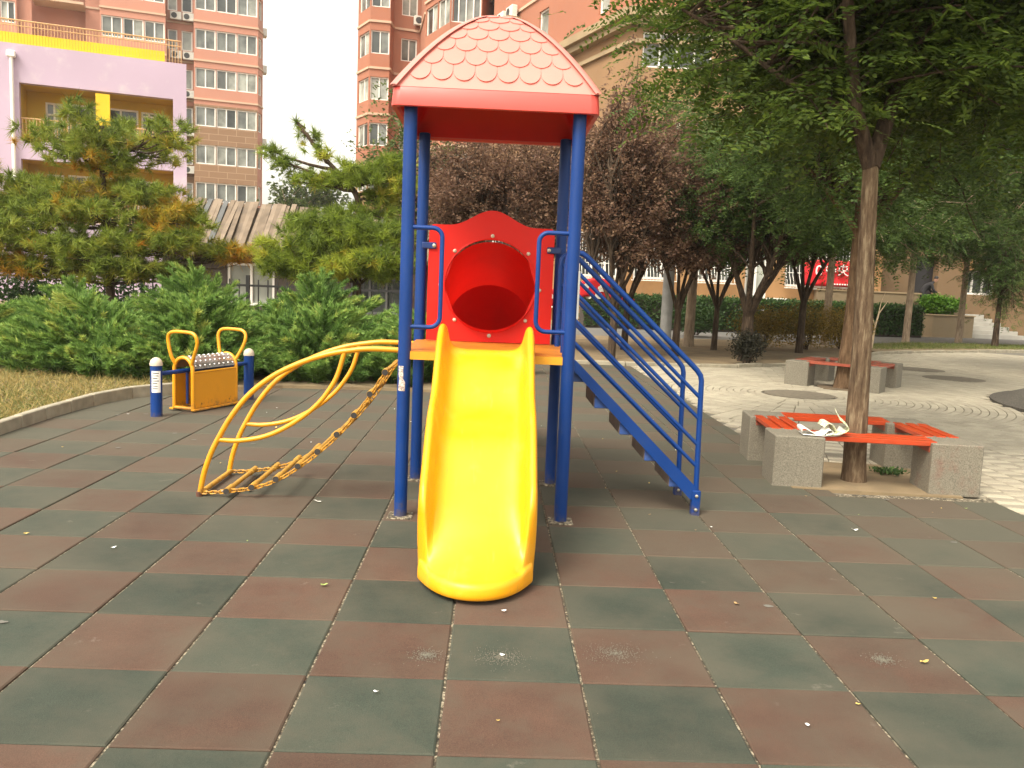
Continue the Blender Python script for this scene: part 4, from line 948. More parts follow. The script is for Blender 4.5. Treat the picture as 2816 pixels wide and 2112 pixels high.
# --- juniper shrubs: arching feathery fronds
def juniper(label, c, rad, h, n, seed, lean=0.):
    r = np.random.default_rng(seed); t = empty('juniper_shrub', (c[0], c[1], .03), 0, label, 'shrub', 'juniper shrubs along the rubber floor')
    base = np.array([c[0], c[1], .03]); Vs, Ts = [], []; tm = MB()
    for i in range(n):
        az_ = r.uniform(0, 2*math.pi); f = r.uniform(0, 1)**.6
        tip = base+np.array([rad[0]*f*math.cos(az_), rad[1]*f*math.sin(az_), h*(1-.72*f**1.8)*r.uniform(.62, 1.22)]); tip[2] = max(tip[2], .10)
        out = np.array([math.cos(az_)*(.5+f)+lean, math.sin(az_)*(.35+f), .78-.25*f+r.uniform(-.2, .5)]); out = out/np.linalg.norm(out)
        L = r.uniform(.5, 1.05); st = tip-out*L; M = 46; s = np.linspace(.12, 1, M)
        ax = st+out*L*s[:, None]; ax[:, 2] += .06*L*np.sin(s*3)
        sd0 = unit(np.cross(out, np.array([0, 0, 1.])+r.normal(0, .4, 3))); nn = np.cross(sd0, out)
        w_ = (.105*(1-s)**.8+.022)[:, None]; a0 = r.uniform(0, 6.28, M)[:, None]
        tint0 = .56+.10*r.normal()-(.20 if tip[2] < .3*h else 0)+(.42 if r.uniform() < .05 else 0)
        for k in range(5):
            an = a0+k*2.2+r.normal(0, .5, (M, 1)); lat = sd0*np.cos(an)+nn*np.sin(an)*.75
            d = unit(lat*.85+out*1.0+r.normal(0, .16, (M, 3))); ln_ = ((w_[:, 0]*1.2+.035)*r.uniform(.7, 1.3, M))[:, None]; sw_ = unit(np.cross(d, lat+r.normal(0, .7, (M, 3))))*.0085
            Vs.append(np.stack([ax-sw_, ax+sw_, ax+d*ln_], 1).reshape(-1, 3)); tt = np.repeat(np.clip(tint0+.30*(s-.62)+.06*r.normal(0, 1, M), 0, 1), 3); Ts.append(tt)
        if i % 6 == 0: tm.tube([np.array([0, 0, 0]), (st-base)*.6, st-base], [.014, .01, .005], 4, cap=False)
    V = np.concatenate(Vs); T = np.concatenate(Ts)
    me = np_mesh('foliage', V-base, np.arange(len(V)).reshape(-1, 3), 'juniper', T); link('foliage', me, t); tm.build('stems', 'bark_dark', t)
JU = [('juniper shrub sprawling at the dry grass edge, away from the rocking box', (-7.3, 9.6), (1.5, 1.5), .85, 300), ('juniper shrub just behind the dry grass and kerb', (-5.5, 9.3), (1.35, 1.35), .95, 300), ('juniper shrub behind the rocking box', (-3.7, 8.8), (1.25, 1.2), .98, 320), ('juniper shrub with the tallest upright sprays, in front of the shed door', (-4.6, 11.0), (1.3, 1.1), 1.30, 300), ('juniper shrub behind the chain climber', (-2.1, 9.35), (1.3, 1.2), .90, 320), ('juniper shrub pressed up behind the tower posts', (-.95, 9.3), (.9, 1.1), .95, 240), ('juniper shrub under the lighter pine', (-2.6, 11.3), (1.5, 1.1), 1.25, 280), ('juniper shrub under the orange-tipped pine', (-6.6, 11.2), (1.3, 1.1), 1.0, 240), ('low juniper shrub filling the gap between kerb end and rocking box', (-4.65, 8.6), (.9, .75), .72, 170), ('low juniper shrub between the rocking box and the climber', (-2.95, 9.6), (.95, .9), .85, 190)]
for i, (lab, c, rad, h, n) in enumerate(JU): juniper(lab, c, rad, h, n, 60+i, -.25 if i % 2 else .2)

# --- hedge, bushes
def bush(name, label, c, rad, n, lw, mat, seed, stems=6, group=None, cat='shrub', box=False, z0=.05, shell=.5):
    r = np.random.default_rng(seed); base = np.array([c[0], c[1], z0]); t = empty(name, tuple(base), 0, label, cat, group)
    if box:
        p = r.uniform(-1, 1, (n, 3)); ax = r.integers(0, 3, n); m_ = r.uniform(size=n) < .8
        for a in range(3):
            k = m_ & (ax == a); p[k, a] = np.sign(p[k, a])*(1+.06*r.normal(size=k.sum()))
        p[:, 2] = np.abs(p[:, 2]*.5+.5); pos = p*np.array([rad[0], rad[1], 1.])*np.array([1, 1, rad[2]])
    else:
        d = unit(r.normal(0, 1, (n, 3))); f = r.uniform(0, 1, (n, 1))**shell; pos = d*f*np.array(rad)*(1+.18*np.sin(d[:, :1]*7+d[:, 1:2]*5)); pos[:, 2] += rad[2]*.95; pos[:, 2] = np.abs(pos[:, 2])+.04
    d = r.normal(0, 1, (n, 3)); d[:, 2] = np.abs(d[:, 2])*.7
    V, F = leaf_quads(pos, d, r.normal(0, 1, (n, 3))+np.array([0, 0, .6]), lw*2*r.uniform(.7, 1.3, n), lw*r.uniform(.7, 1.3, n))
    link('foliage', np_mesh('foliage', V, F, mat), t); tm = MB()
    for k in range(stems):
        a = r.uniform(0, 6.28); q = r.uniform(.2, .8); tm.tube([(.06*math.cos(a), .06*math.sin(a), 0), (rad[0]*q*.5*math.cos(a), rad[1]*q*.5*math.sin(a), rad[2]*.8), (rad[0]*q*math.cos(a), rad[1]*q*math.sin(a), rad[2]*1.3)], [.018, .012, .005], 5)
    tm.build('stems', 'bark_dark', t); return t
hp = [(3.2, 27.2), (6.4, 27.4), (9.6, 28.1), (12.8, 28.7), (16.1, 29.4)]
hd = empty('clipped_hedge', (9.6, 28.2, 0), 0, 'long clipped green hedge under the building windows', 'hedge')
r_ = np.random.default_rng(80); Vh = []; core = MB()
for a, b in zip(hp[:-1], hp[1:]):
    a, b = np.array(a), np.array(b); L = np.linalg.norm(b-a); dx = (b-a)/L; nx = np.array([-dx[1], dx[0]]); n = 9000
    s = r_.uniform(0, 1, n); side = r_.integers(0, 3, n); w_ = np.where(side == 0, -.5, np.where(side == 1, .5, r_.uniform(-.5, .5, n)))+.03*r_.normal(size=n); z = np.where(side == 2, 1.08+.05*r_.normal(size=n)+.03*np.sin(s*40), r_.uniform(.05, 1.1, n))
    p = np.stack([a[0]+dx[0]*L*s+nx[0]*w_, a[1]+dx[1]*L*s+nx[1]*w_, z], 1); d = r_.normal(0, 1, (n, 3)); d[:, 2] = np.abs(d[:, 2])
    V, F = leaf_quads(p, d, r_.normal(0, 1, (n, 3)), .10*r_.uniform(.7, 1.3, n), .055*r_.uniform(.7, 1.3, n)); Vh.append(V)
    q = [tuple(a+nx*.44-(9.6, 28.2)), tuple(b+nx*.44-(9.6, 28.2)), tuple(b-nx*.44-(9.6, 28.2)), tuple(a-nx*.44-(9.6, 28.2))]; core.prism(q, 0, 1.0)
Vh = np.concatenate(Vh)-np.array([9.6, 28.2, 0]); link('foliage', np_mesh('foliage', Vh, np.arange(len(Vh)).reshape(-1, 4), 'leaf_hedge'), hd); core.build('inner_twigs', 'shed_dark', hd)
bush('round_shrub', 'dark leafy round shrub in the soil bed beside the thick-footed tree', (5.12, 14.0), (.34, .34, .31), 2200, .03, 'leaf_darkbush', 81, 8)
bush('low_shrub', 'low green shrub in front of the hedge by the lamp post', (6.4, 23.6), (.75, .6, .5), 2200, .05, 'leaf_hedge', 82)
for i, (x, y, rx, h, lab) in enumerate(((6.9, 18.6, .9, .55, 'brown-green twiggy bush just right of the dark round shrub'), (8.1, 18.9, 1.0, .6, 'rusty brown twiggy bush in front of the hedge middle'), (9.3, 19.6, .8, .55, 'rusty brown twiggy bush at the paving corner'))):
    bush('twiggy_bush', lab, (x, y), (rx, .7, h), 4200, .032, 'leaf_brownbush', 83+i, 10, 'rusty bushes at the end of the soil bed')
bush('planter_bush', 'bright green bush growing in the stone planter', (17.9, 31.3), (1.0, .7, .38), 3200, .075, 'leaf_planter', 90, 4, None, 'shrub', False, .82)
bush('grass_clump', 'small green weed clump under the near bench', (3.42, 4.32), (.16, .12, .02), 260, .018, 'leaf_hedge', 91, 0, None, 'plant', False, -.035)
tree('conifer', 'dark conifer with a short trunk at the right end of the grass strip', [([(16.15, 24.2, 0), (16.15, 24.2, 1.2), (16.2, 24.2, 3.5)], .11, .04)], ((16.3, 24.2, 2.5), (1.05, 1.0, 1.75)), 110, 4000, 'bark_dark', 'leaf_scholar_far', None, 95, .38, .2, 5, .03, .8, .5, .75)
bsx = at(1886, 715, 21.)
bt = empty('bare_sapling', (bsx[0], 21., .0), 0, 'bare pale branching sapling beside the near tree trunk', 'sapling'); tm = MB()
tm.tube([(0, 0, 0), (.04, 0, .6), (.12, 0, 1.0), (.34, 0, 1.35)], [.03, .025, .02, .006], 6); tm.tube([(.10, 0, .95), (.16, 0, 1.35), (.28, .05, 1.6)], [.015, .01, .005], 5); tm.tube([(.04, 0, .65), (-.10, 0, 1.0), (-.12, 0, 1.25)], [.016, .01, .005], 5); tm.build('branches', 'twig_bare', bt, True)

# --- grass: dry straw along the kerb, green strip by the far path
def grass(name, label, poly, n, h, mat, seed, z0=.035):
    r = np.random.default_rng(seed); xs, ys = [p[0] for p in poly], [p[1] for p in poly]; P = []
    while len(P) < n:
        q = np.stack([r.uniform(min(xs), max(xs), n), r.uniform(min(ys), max(ys), n)], 1); P += [p for p in q if in_poly(p[0], p[1], poly)]
    P = np.array(P[:n]); p = np.concatenate([P, np.full((n, 1), z0-.01)], 1); d = r.normal(0, 1, (n, 3)); d[:, 2] = np.abs(d[:, 2])*.55+.12
    V, F = leaf_quads(p, d, r.normal(0, 1, (n, 3)), h*r.uniform(.4, 1.3, n), .007*r.uniform(.6, 1.4, n))
    o = link(name, np_mesh(name, V, F, mat)); tag(o, label, 'grass', kind='stuff')
grass('dry_grass', 'dry straw-coloured grass between the kerb and the juniper', [(-7.5, 4.3), (-4.08, 4.3), (-4.12, 5.5), (-4.08, 6.3), (-3.95, 7.0), (-3.6, 7.5), (-3.3, 7.9), (-4.0, 8.4), (-6, 8.5), (-9, 8.8)], 36000, .13, 'grass_dry', 96)
grass('bed_grass', 'sparse greenish grass at the kerb', [(-7.5, 4.0), (-4.1, 4.0), (-4.15, 6.0), (-4.3, 6.8), (-5.5, 7.2), (-7.5, 7.0)], 11000, .09, 'grass_green', 97)
grass('strip_grass', 'thin grass on the strip beside the far path', [(10.6, 20.3), (14, 22.2), (22, 25.2), (22, 27), (13.2, 24.2), (10.5, 21.8)], 16000, .13, 'grass_green', 98, .03)
# ------------------------------------------------------------------ buildings
def wall_quads(mb, p0, p1, z0, z1, holes, depth):
    """front of a wall from p0 to p1 with rectangular openings (u0,u1,z0,z1), with reveals"""
    p0, p1 = np.array(p0, float), np.array(p1, float); L = np.linalg.norm(p1-p0); dx = (p1-p0)/L; nin = np.array([-dx[1], dx[0]])
    def P(u, z, d=0.): q = p0+dx*u+nin*d; return (q[0], q[1], z)
    us = sorted({0., L, *[min(max(h[0], 0), L) for h in holes], *[min(max(h[1], 0), L) for h in holes]}); zs = sorted({z0, z1, *[min(max(h[2], z0), z1) for h in holes], *[min(max(h[3], z0), z1) for h in holes]})
    for a, b in zip(us[:-1], us[1:]):
        for c, d in zip(zs[:-1], zs[1:]):
            m_ = ((a+b)/2, (c+d)/2)
            if any(h[0] < m_[0] < h[1] and h[2] < m_[1] < h[3] for h in holes): continue
            mb.add([P(a, c), P(b, c), P(b, d), P(a, d)], [(0, 1, 2, 3)])
    for u0, u1, c, d in holes:
        mb.add([P(u0, c), P(u1, c), P(u1, d), P(u0, d), P(u0, c, depth), P(u1, c, depth), P(u1, d, depth), P(u0, d, depth)], [(0, 1, 5, 4), (1, 2, 6, 5), (2, 3, 7, 6), (3, 0, 4, 7)])
    return P
WR = random.Random(5)
def window(par, P, u0, u1, z0, z1, n, depth=.12, fw=.055, frame='white_pvc', glass_=None, split=None):
    fr = MB(); d0, d1 = depth*.45, depth*.45+.06
    def bar(a, b, c, d): fr.add([P(a, c, d0), P(b, c, d0), P(b, d, d0), P(a, d, d0), P(a, c, d1), P(b, c, d1), P(b, d, d1), P(a, d, d1)], [(0, 1, 2, 3), (0, 4, 5, 1), (1, 5, 6, 2), (2, 6, 7, 3), (3, 7, 4, 0)])
    bar(u0, u1, z0, z0+fw); bar(u0, u1, z1-fw, z1)
    for i in range(n+1):
        c = u0+(u1-u0)*i/n; a = min(max(c-fw/2, u0), u1-fw); bar(a, a+fw, z0+fw, z1-fw)
    if split: bar(u0, u1, split-fw/2, split+fw/2)
    w_ = fr.build('window', frame, par)
    for i in range(n):
        a, b = u0+(u1-u0)*i/n, u0+(u1-u0)*(i+1)/n; g = glass_ or WR.choice(['glass_grey', 'glass_grey', 'glass_dark', 'glass_pale', 'glass_pale'])
        mb = MB(); mb.add([P(a, z0, d1+.01), P(b, z0, d1+.01), P(b, z1, d1+.01), P(a, z1, d1+.01)], [(0, 1, 2, 3)]); mb.build('pane', g, w_)
    return w_
def ac_unit(par, P, u, z, d=-.35, name='air_conditioner'):
    mb = MB(); c = P(u, z, d); e = P(u+1, z, d); a = math.atan2(e[1]-c[1], e[0]-c[0]); mb.box((0, 0, 0), (.82, .3, .58), 0, .02); o = mb.build(name, 'ac_white', par, loc=c); o.rotation_euler = (0, 0, a)
    mb = MB(); mb.lathe((0, 0, 0), [(.21, 0), (.21, .01), (.05, .012)], 18); f = mb.build('fan_grille', 'ac_dark', o, True, (-.12, -.152, 0)); f.rotation_euler = (R(90), 0, 0)
    return o
FL = 2.9

# --- far apartment tower on the left (façade turned about twenty degrees, falling away to the right)
ta = R(19); tdir = np.array([math.cos(ta), math.sin(ta)])
tp0 = np.array([*at(419, 200, 66.)[:2]])
tow = empty('apartment_tower', (tp0[0], tp0[1], 0), 0, 'far red apartment tower with pale belts and white windows behind the lilac building', 'apartment building')
def rel(q): return (q[0]-tp0[0], q[1]-tp0[1])
def tower_at(x): q = plan(x, 200, tp0, tdir); return q
win_z = float(at(480, 342, 68.)[2])       # a window middle, lowest fully seen floor
z_sill0 = win_z-.72; 
segs = []
back = np.array([-tdir[1], tdir[0]])
def tower_part(xa, xb, outset, wins, mat_hi, n_floor=9, sash=2, side_right=None, wide=False):
    a, b = tower_at(xa)-back*outset, tower_at(xb)-back*outset; a, b = np.array(rel(a)), np.array(rel(b)); L = np.linalg.norm(b-a)
    holes = []
    for k in range(-4, n_floor):
        zb = z_sill0+k*FL
        for (f0, f1) in wins: holes.append((L*f0, L*f1, zb, zb+1.5))
    split_z = z_sill0+1.5+.3+FL*.0+FL
    for zlo, zhi, mt in ((z_sill0-5*FL, split_z-.15, 'tan_block'), (split_z-.15, z_sill0+n_floor*FL, mat_hi)):
        mb = MB(); P = wall_quads(mb, a, b, zlo, zhi, [h for h in holes if zlo <= h[2] < zhi], .22); mb.build('wall', mt, tow)
    for k in range(-2, n_floor):
        zb = z_sill0+k*FL
        for (f0, f1) in wins:
            window(tow, P, L*f0, L*f1, zb, zb+1.5, sash, .2, .09)
    if mat_hi == 'red_wall_hazed':
        for k in range(1, n_floor):
            zb = z_sill0+k*FL+1.5+.55
            mb = MB(); d = (b-a)/L; q = (a+b)/2; mb.box((q[0]+back[0]*-.03, q[1]+back[1]*-.03, zb), (L+.06, .10, .14), ta); mb.build('belt', 'belt', tow)
    if side_right is not None:
        e = b+back*side_right+tdir*side_right*.35; mb = MB(); h2 = [(.15, np.linalg.norm(e-b)-.15, z_sill0+k*FL, z_sill0+k*FL+1.5) for k in range(-2, n_floor)]
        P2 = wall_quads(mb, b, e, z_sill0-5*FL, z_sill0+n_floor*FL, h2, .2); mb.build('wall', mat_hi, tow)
        for h in h2: window(tow, P2, *h, 1, .2, .09, glass_='glass_pale')
        for k in range(1, n_floor):
            zb = z_sill0+k*FL+2.05; q = (b+e)/2; mb = MB(); mb.box((q[0], q[1], zb), (np.linalg.norm(e-b)+.1, .12, .14), math.atan2(e[1]-b[1], e[0]-b[0])); mb.build('belt', 'belt', tow)
    return P, L
P, L = tower_part(419, 557, 0., [(.02, .335), (.345, .66), (.67, .985)], 'red_wall_hazed', side_right=1.3)
P, L = tower_part(359, 419, -1.3, [(.05, .40), (.55, .95)], 'red_wall_hazed', sash=1)
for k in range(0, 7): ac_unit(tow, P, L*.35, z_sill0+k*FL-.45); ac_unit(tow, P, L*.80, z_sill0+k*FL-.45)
P, L = tower_part(219, 359, .3, [(.02, .335), (.345, .66), (.67, .985)], 'red_wall_hazed')
P, L = tower_part(186, 219, -.5, [], 'red_wall_hazed')
P, L = tower_part(74, 186, -1.6, [(.06, .46), (.62, .97)], 'interior_dark' if False else 'red_wall', sash=2)
for k in range(0, 8):
    mb = MB(); a, b = tower_at(74)+back*.4, tower_at(186)+back*.4; q = (np.array(rel(a))+np.array(rel(b)))/2; mb.box((q[0], q[1], z_sill0+k*FL-.9), (np.linalg.norm(b-a), 2., .18), ta); mb.build('balcony_slab', 'belt', tow)
P, L = tower_part(44, 74, .2, [], 'red_wall_hazed')
P, L = tower_part(-60, 44, .6, [(.3, .62), (.66, .97)], 'red_wall_hazed')
for (x0, x1) in ((419, 557),):
    pass
q0, q1 = np.array(rel(tower_at(-60))), np.array(rel(tower_at(557))); mb = MB(); ct = (q0+q1)/2+back*6.; mb.box((ct[0], ct[1], (z_sill0+9*FL)/2-2), (np.linalg.norm(q1-q0)-1.2, 9.0, z_sill0+9*FL-.1+4), ta); mb.build('wall_core', 'red_wall_hazed', tow)
for k in (1, 3, 4, 6):
    b = np.array(rel(tower_at(557))); mb = MB(); mb.box((b[0]+back[0]*2+tdir[0]*.55, b[1]+back[1]*2+tdir[1]*.55, z_sill0+k*FL-.6), (.5, .9, .6), ta, .03); mb.build('air_conditioner', 'ac_white', tow)

# --- lilac kindergarten
ka = R(20); kd = np.array([math.cos(ka), math.sin(ka)]); kb_ = np.array([-kd[1], kd[0]])
kc = at(403, 260, 33.)[:2]
kin = empty('kindergarten', (kc[0], kc[1], 0), 0, 'lilac kindergarten building with yellow recessed balcony and rooftop railing', 'building')
def kat(x, y=260): return plan(x, y, kc, kd)-kc
ktop = float(at(403, 139, 33.)[2]); kL = 12.
k0 = -kd*kL; k1 = np.array([0., 0.])
def ku(x): return kL+np.dot(kat(x), kd)
def kz(x, y): q = kat(x)+kc; return float(at(x, y, q[1])[2])
o_t, o_b = kz(375, 214), kz(375, 214)-2.12
l_t = kz(375, 369); l_b = l_t-2.3
u0, u1 = ku(43), ku(374)
mb = MB(); KP_ = wall_quads(mb, k0, k1, -1, ktop, [(u0, u1, o_b, o_t), (u0, u1, l_b, l_t)], .35); mb.build('wall', 'lilac', kin)
mb = MB(); mb.add([KP_(kL, -1, 0), KP_(kL, -1, 8), KP_(kL, ktop, 8), KP_(kL, ktop, 0), KP_(0, ktop, 0), KP_(0, ktop, 8)], [(0, 1, 2, 3), (3, 2, 5, 4)]); mb.build('side_wall', 'lilac', kin)
for zb, zt in ((o_b, o_t), (l_b, l_t)):
    D_ = 1.7; mb = MB()
    mb.add([KP_(u0, zb, .35), KP_(u0, zt, .35), KP_(u0, zt, D_), KP_(u0, zb, D_), KP_(u1, zb, .35), KP_(u1, zt, .35), KP_(u1, zt, D_), KP_(u1, zb, D_)], [(0, 1, 2, 3), (4, 7, 6, 5), (1, 5, 6, 2), (0, 3, 7, 4)]); mb.build('balcony_lining', 'kinder_yellow', kin)
    p0_, p1_ = KP_(u0, 0, D_)[:2], KP_(u1, 0, D_)[:2]; W_ = u1-u0; holes = [(W_*.12, W_*.235, zb+.35, zt-.35), (W_*.26, W_*.75, zb+.05, zt-.32), (W_*.77, W_*.88, zb+.8, zt-.35)]
    mb = MB(); Pb = wall_quads(mb, p0_, p1_, zb, zt, holes, .12); mb.build('back_wall', 'kinder_yellow', kin)
    window(kin, Pb, *holes[0], 2, .12, .07, split=zb+1.3); window(kin, Pb, *holes[1], 4, .12, .07, glass_='glass_dark'); window(kin, Pb, *holes[2], 2, .12, .07, split=zb+1.6)
    mb = MB(); ra_, rb_ = KP_(u0, zb+.85, .2), KP_(u1, zb+.85, .2); mb.tube([ra_, rb_], .03, 6); rl = mb.build('balcony_rail', 'rail_tan', kin)
    for k in range(46):
        f = (k+.5)/46; mb = MB(); q = KP_(u0+(u1-u0)*f, zb+.42, .2); mb.box(q, (.03, .03, .84), ka); mb.build('baluster', 'rail_tan', rl)
cq = KP_(u0+(u1-u0)*.53, 0, -.02); mb = MB(); mb.box((cq[0], cq[1], o_b+1.0), (.5, .25, 2.0), ka); mb.build('yellow_pillar', 'kinder_bright', kin)
# parapet of yellow boards, railing with bars
pu0, pu1 = ku(-40), ku(357); n_b = 62
for k in range(n_b):
    a, b = pu0+(pu1-pu0)*k/n_b, pu0+(pu1-pu0)*(k+.93)/n_b; c = KP_((a+b)/2, ktop+.22, .3); mb = MB(); mb.box(c, (b-a, .05, .46), ka); mb.build('parapet_board', 'kinder_bright', kin)
mb = MB(); mb.tube([KP_(pu0, ktop+.95, .45), KP_(ku(392), ktop+.95, .45)], .03, 6); mb.tube([KP_(pu0, ktop+.75, .45), KP_(ku(392), ktop+.75, .45)], .02, 6); rr = mb.build('roof_rail', 'rail_tan', kin)
for k in range(64):
    c = KP_(pu0+(ku(392)-pu0)*k/63, ktop+.48, .45); mb = MB(); mb.box(c, (.025, .025, .94), ka); mb.build('rail_bar', 'rail_tan', rr)
du = ku(29); mb = MB(); mb.tube([KP_(du, -.5, -.12), KP_(du, kz(29, 120), -.12)], .07, 10); dp = mb.build('drainpipe', 'white_pvc', kin, True)
mb = MB(); c = KP_(du, kz(29, 118), -.12); mb.box(c, (.30, .22, .24), ka, .03); mb.build('rain_hopper', 'white_pvc', dp)

# --- weathered wooden shed
sh = empty('wooden_shed', (-5., 20.5, 0), 0, 'weathered shed with a ragged plank roof behind the pines', 'shed')
xl, xr = -9.2, -1.3; rid = [(xl, 3.50), (-5.9, 3.36), (xr, 3.12)]; n_p = 62
mb = MB(); mb.add([(xl+5, .3, 1.9), (xr+5, .3, 1.8), (xr+5, 2.1, 3.05), (xl+5, 2.1, 3.35), (xr+5, 3.9, 1.8), (xl+5, 3.9, 1.9)], [(0, 1, 2, 3), (3, 2, 4, 5)]); mb.build('roof_underlay', 'plank_roof', sh)
for k in range(n_p):
    x = xl+(xr-xl)*(k+.5)/n_p; zt = np.interp(x, [p[0] for p in rid], [p[1] for p in rid])+random.uniform(-.025, .025); ze = 1.93-.03*(x-xl)/2+random.uniform(-.09, .06); w_ = (xr-xl)/n_p*random.uniform(.98, 1.12); sk = random.uniform(.02, .14)
    mb = MB(); dz = random.uniform(0, .03); mb.add([(x+5-w_/2, .05, ze+dz), (x+5+w_/2, .05, ze+dz+random.uniform(-.04, .04)), (x+5+w_/2-sk, 2.1, zt+dz), (x+5-w_/2-sk, 2.1, zt+dz)], [(0, 1, 2, 3)])
    o = mb.build('roof_plank', random.choice(['plank_roof', 'plank_roof', 'plank_pale', 'plank_roof', 'plank_pale', 'plank_roof', 'plank_grey']), sh); md = o.modifiers.new('t', 'SOLIDIFY'); md.thickness = .035
mb = MB(); S0 = wall_quads(mb, (xl+5.2, .7), (xr+4.8, .7), -.2, 1.95, [(1.75, 3.05, .5, 1.66), (5.2, 6.6, .4, 1.4)], .15); mb.build('wall', 'shed_dark', sh)
window(sh, S0, 1.75, 3.05, .5, 1.66, 2, .1, .07, glass_='glass_pale'); window(sh, S0, 5.2, 6.6, .4, 1.4, 3, .1, .06, frame='plank_grey', glass_='glass_dark')
mb = MB(); mb.box((-.2, .62, 1.86), (7.4, .06, .14)); mb.build('eave_board', 'rust', sh)
fe = empty('iron_fence', (-6, 15.2, 0), 0, 'black iron fence between the pines and the shed', 'fence')
for z in (.35, 1.15): mb = MB(); mb.box((0, 0, z), (11, .04, .045)); mb.build('fence_rail', 'iron', fe)
for k in range(56): mb = MB(); mb.box((-5.4+k*.196, 0, .65), (.022, .022, 1.25)); mb.build('fence_bar', 'iron', fe)
for k in range(6): mb = MB(); mb.box((-5.4+k*2.15, 0, .68), (.07, .07, 1.36)); mb.build('fence_post', 'iron', fe)
bush('leafy_shrub', 'loose dark shrub against the fence by the lilac building', (-9.0, 14.6), (1.3, .6, .7), 2600, .05, 'leaf_hedge', 201)
bush('leafy_shrub', 'loose dark shrub between fence and orange-tipped pine', (-7.2, 14.7), (1.1, .5, .6), 1800, .05, 'leaf_hedge', 202)

# --- the long apartment building: bays on the left, diagonal wall, wing facing the plaza
ab = empty('apartment_block', (5., 36., 0), 0, 'orange-red apartment block with bay windows, stone cornice and tan ground floors', 'apartment building')
O_ = np.array([5., 36.])
def ap(x, y, Y): return np.array(at(x, y, Y)[:2])-O_
def facet(a, b, z_base, floors, wins, mats_, split_z, sash=2, wz=1.45, zmax=24., belts=True, belt_off=2.0, depth=.25, zmin=-.2, fl=FL, skip=()):
    L = np.linalg.norm(b-a); holes = []
    for k in floors:
        if k in skip: continue
        for f0, f1 in wins: holes.append((L*f0, L*f1, z_base+k*fl, z_base+k*fl+wz))
    P = None
    for zlo, zhi, mt in ((zmin, split_z, mats_[1]), (split_z, zmax, mats_[0])):
        mb = MB(); P = wall_quads(mb, a, b, zlo, zhi, [h for h in holes if zlo <= h[2] < zhi], depth); mb.build('wall', mt, ab)
    for h in holes: window(ab, P, *h, sash, depth*.8, .07)
    if belts:
        ang = math.atan2(b[1]-a[1], b[0]-a[0]); q = (a+b)/2; n_ = np.array([math.sin(ang), -math.cos(ang)])*.03
        for k in floors:
            zb = z_base+k*fl+belt_off
            if split_z < zb < zmax: mb = MB(); mb.box((q[0]+n_[0], q[1]+n_[1], zb), (L+.04, .10, .14), ang); mb.build('belt', 'belt', ab)
    return P, L
MA = ('red_wall', 'tan_wall')
zA = float(at(820, 218, 55.)[2]); zA0 = zA-2*FL                   # sill of the second visible floor of the far bay
fls = range(-4, 4)
a0, a1, a2, a3, a4 = ap(771, 200, 56.5), ap(797, 200, 54.6), ap(840, 200, 54.8), ap(848, 200, 56.), ap(905, 200, 56.6)
spA = zA-FL-.75
facet(a0, a1, zA, fls, [(.10, .94)], MA, spA, 2, zmin=-.2); facet(a1, a2, zA, fls, [(.05, .97)], MA, spA, 2); facet(a2, a3, zA, fls, [], MA, spA)
P, L = facet(a3, a4, zA, fls, [(.28, .88)], MA, spA, 2)
for k in (0, 1, 2): ac_unit(ab, P, L*.93, zA+k*FL-.3, -.3)
zB = float(at(1000, 48, 49.)[2]); b0, b1, b2, b3 = ap(917, 120, 52.5), ap(970, 120, 49.), ap(1038, 120, 49.2), ap(1064, 120, 52.)
facet(a4, b0, zA, fls, [], MA, spA); facet(b0, b1, zB, range(-5, 3), [(.03, .5), (.52, .98)], MA, spA, 2, 1.6, fl=3.0); facet(b1, b2, zB, range(-5, 3), [(.03, .97)], MA, spA, 4, 1.6, fl=3.0); facet(b2, b3, zB, range(-5, 3), [], MA, spA)
B = ap(1372, 40, 32.); A_ = ap(1064, 120, 46.)
zc = float(at(1372, 31, 32.)[2])
facet(b3, A_, zB, [], [], MA, zc-.2)
Lc = np.linalg.norm(B-A_)
P, L = facet(A_, B, zc+.75, [0, 1], [(.40, .47), (.80, .86)], MA, zc-.15, 1, 1.7, belts=True, belt_off=2.4)
for f in (.14, .22): ac_unit(ab, P, L*f, zc+3.1, -.35)
mb = MB(); c = P(L*.18, zc+2.75, -.35); mb.box(c, (2.2, .8, .1), math.atan2(B[1]-A_[1], B[0]-A_[0])); mb.build('unit_ledge', 'cornice', ab)
E_ = np.array([22., 36.4])-O_ if False else np.array([15.6, 32.])-O_
zW = float(at(1460, 148, 32.)[2])
P, Lw = facet(B, E_, zW, [0, 1, 2, 3], [(.035, .30), (.45, .70)], ('red_wall', 'tan_wall'), zc-.15, 4, 1.35, belts=False)
# cornice along both faces
for a, b in ((A_, B), (B, E_)):
    ang = math.atan2(b[1]-a[1], b[0]-a[0]); n_ = np.array([math.sin(ang), -math.cos(ang)])
    for zz_, ht, out in ((zc, .32, .55), (zc-.30, .26, .34), (zc-1.0, .16, .14)):
        q = (a+b)/2+n_*out/2; mb = MB(); mb.box((q[0], q[1], zz_), (np.linalg.norm(b-a)+out, out, ht), ang); mb.build('cornice', 'cornice', ab)
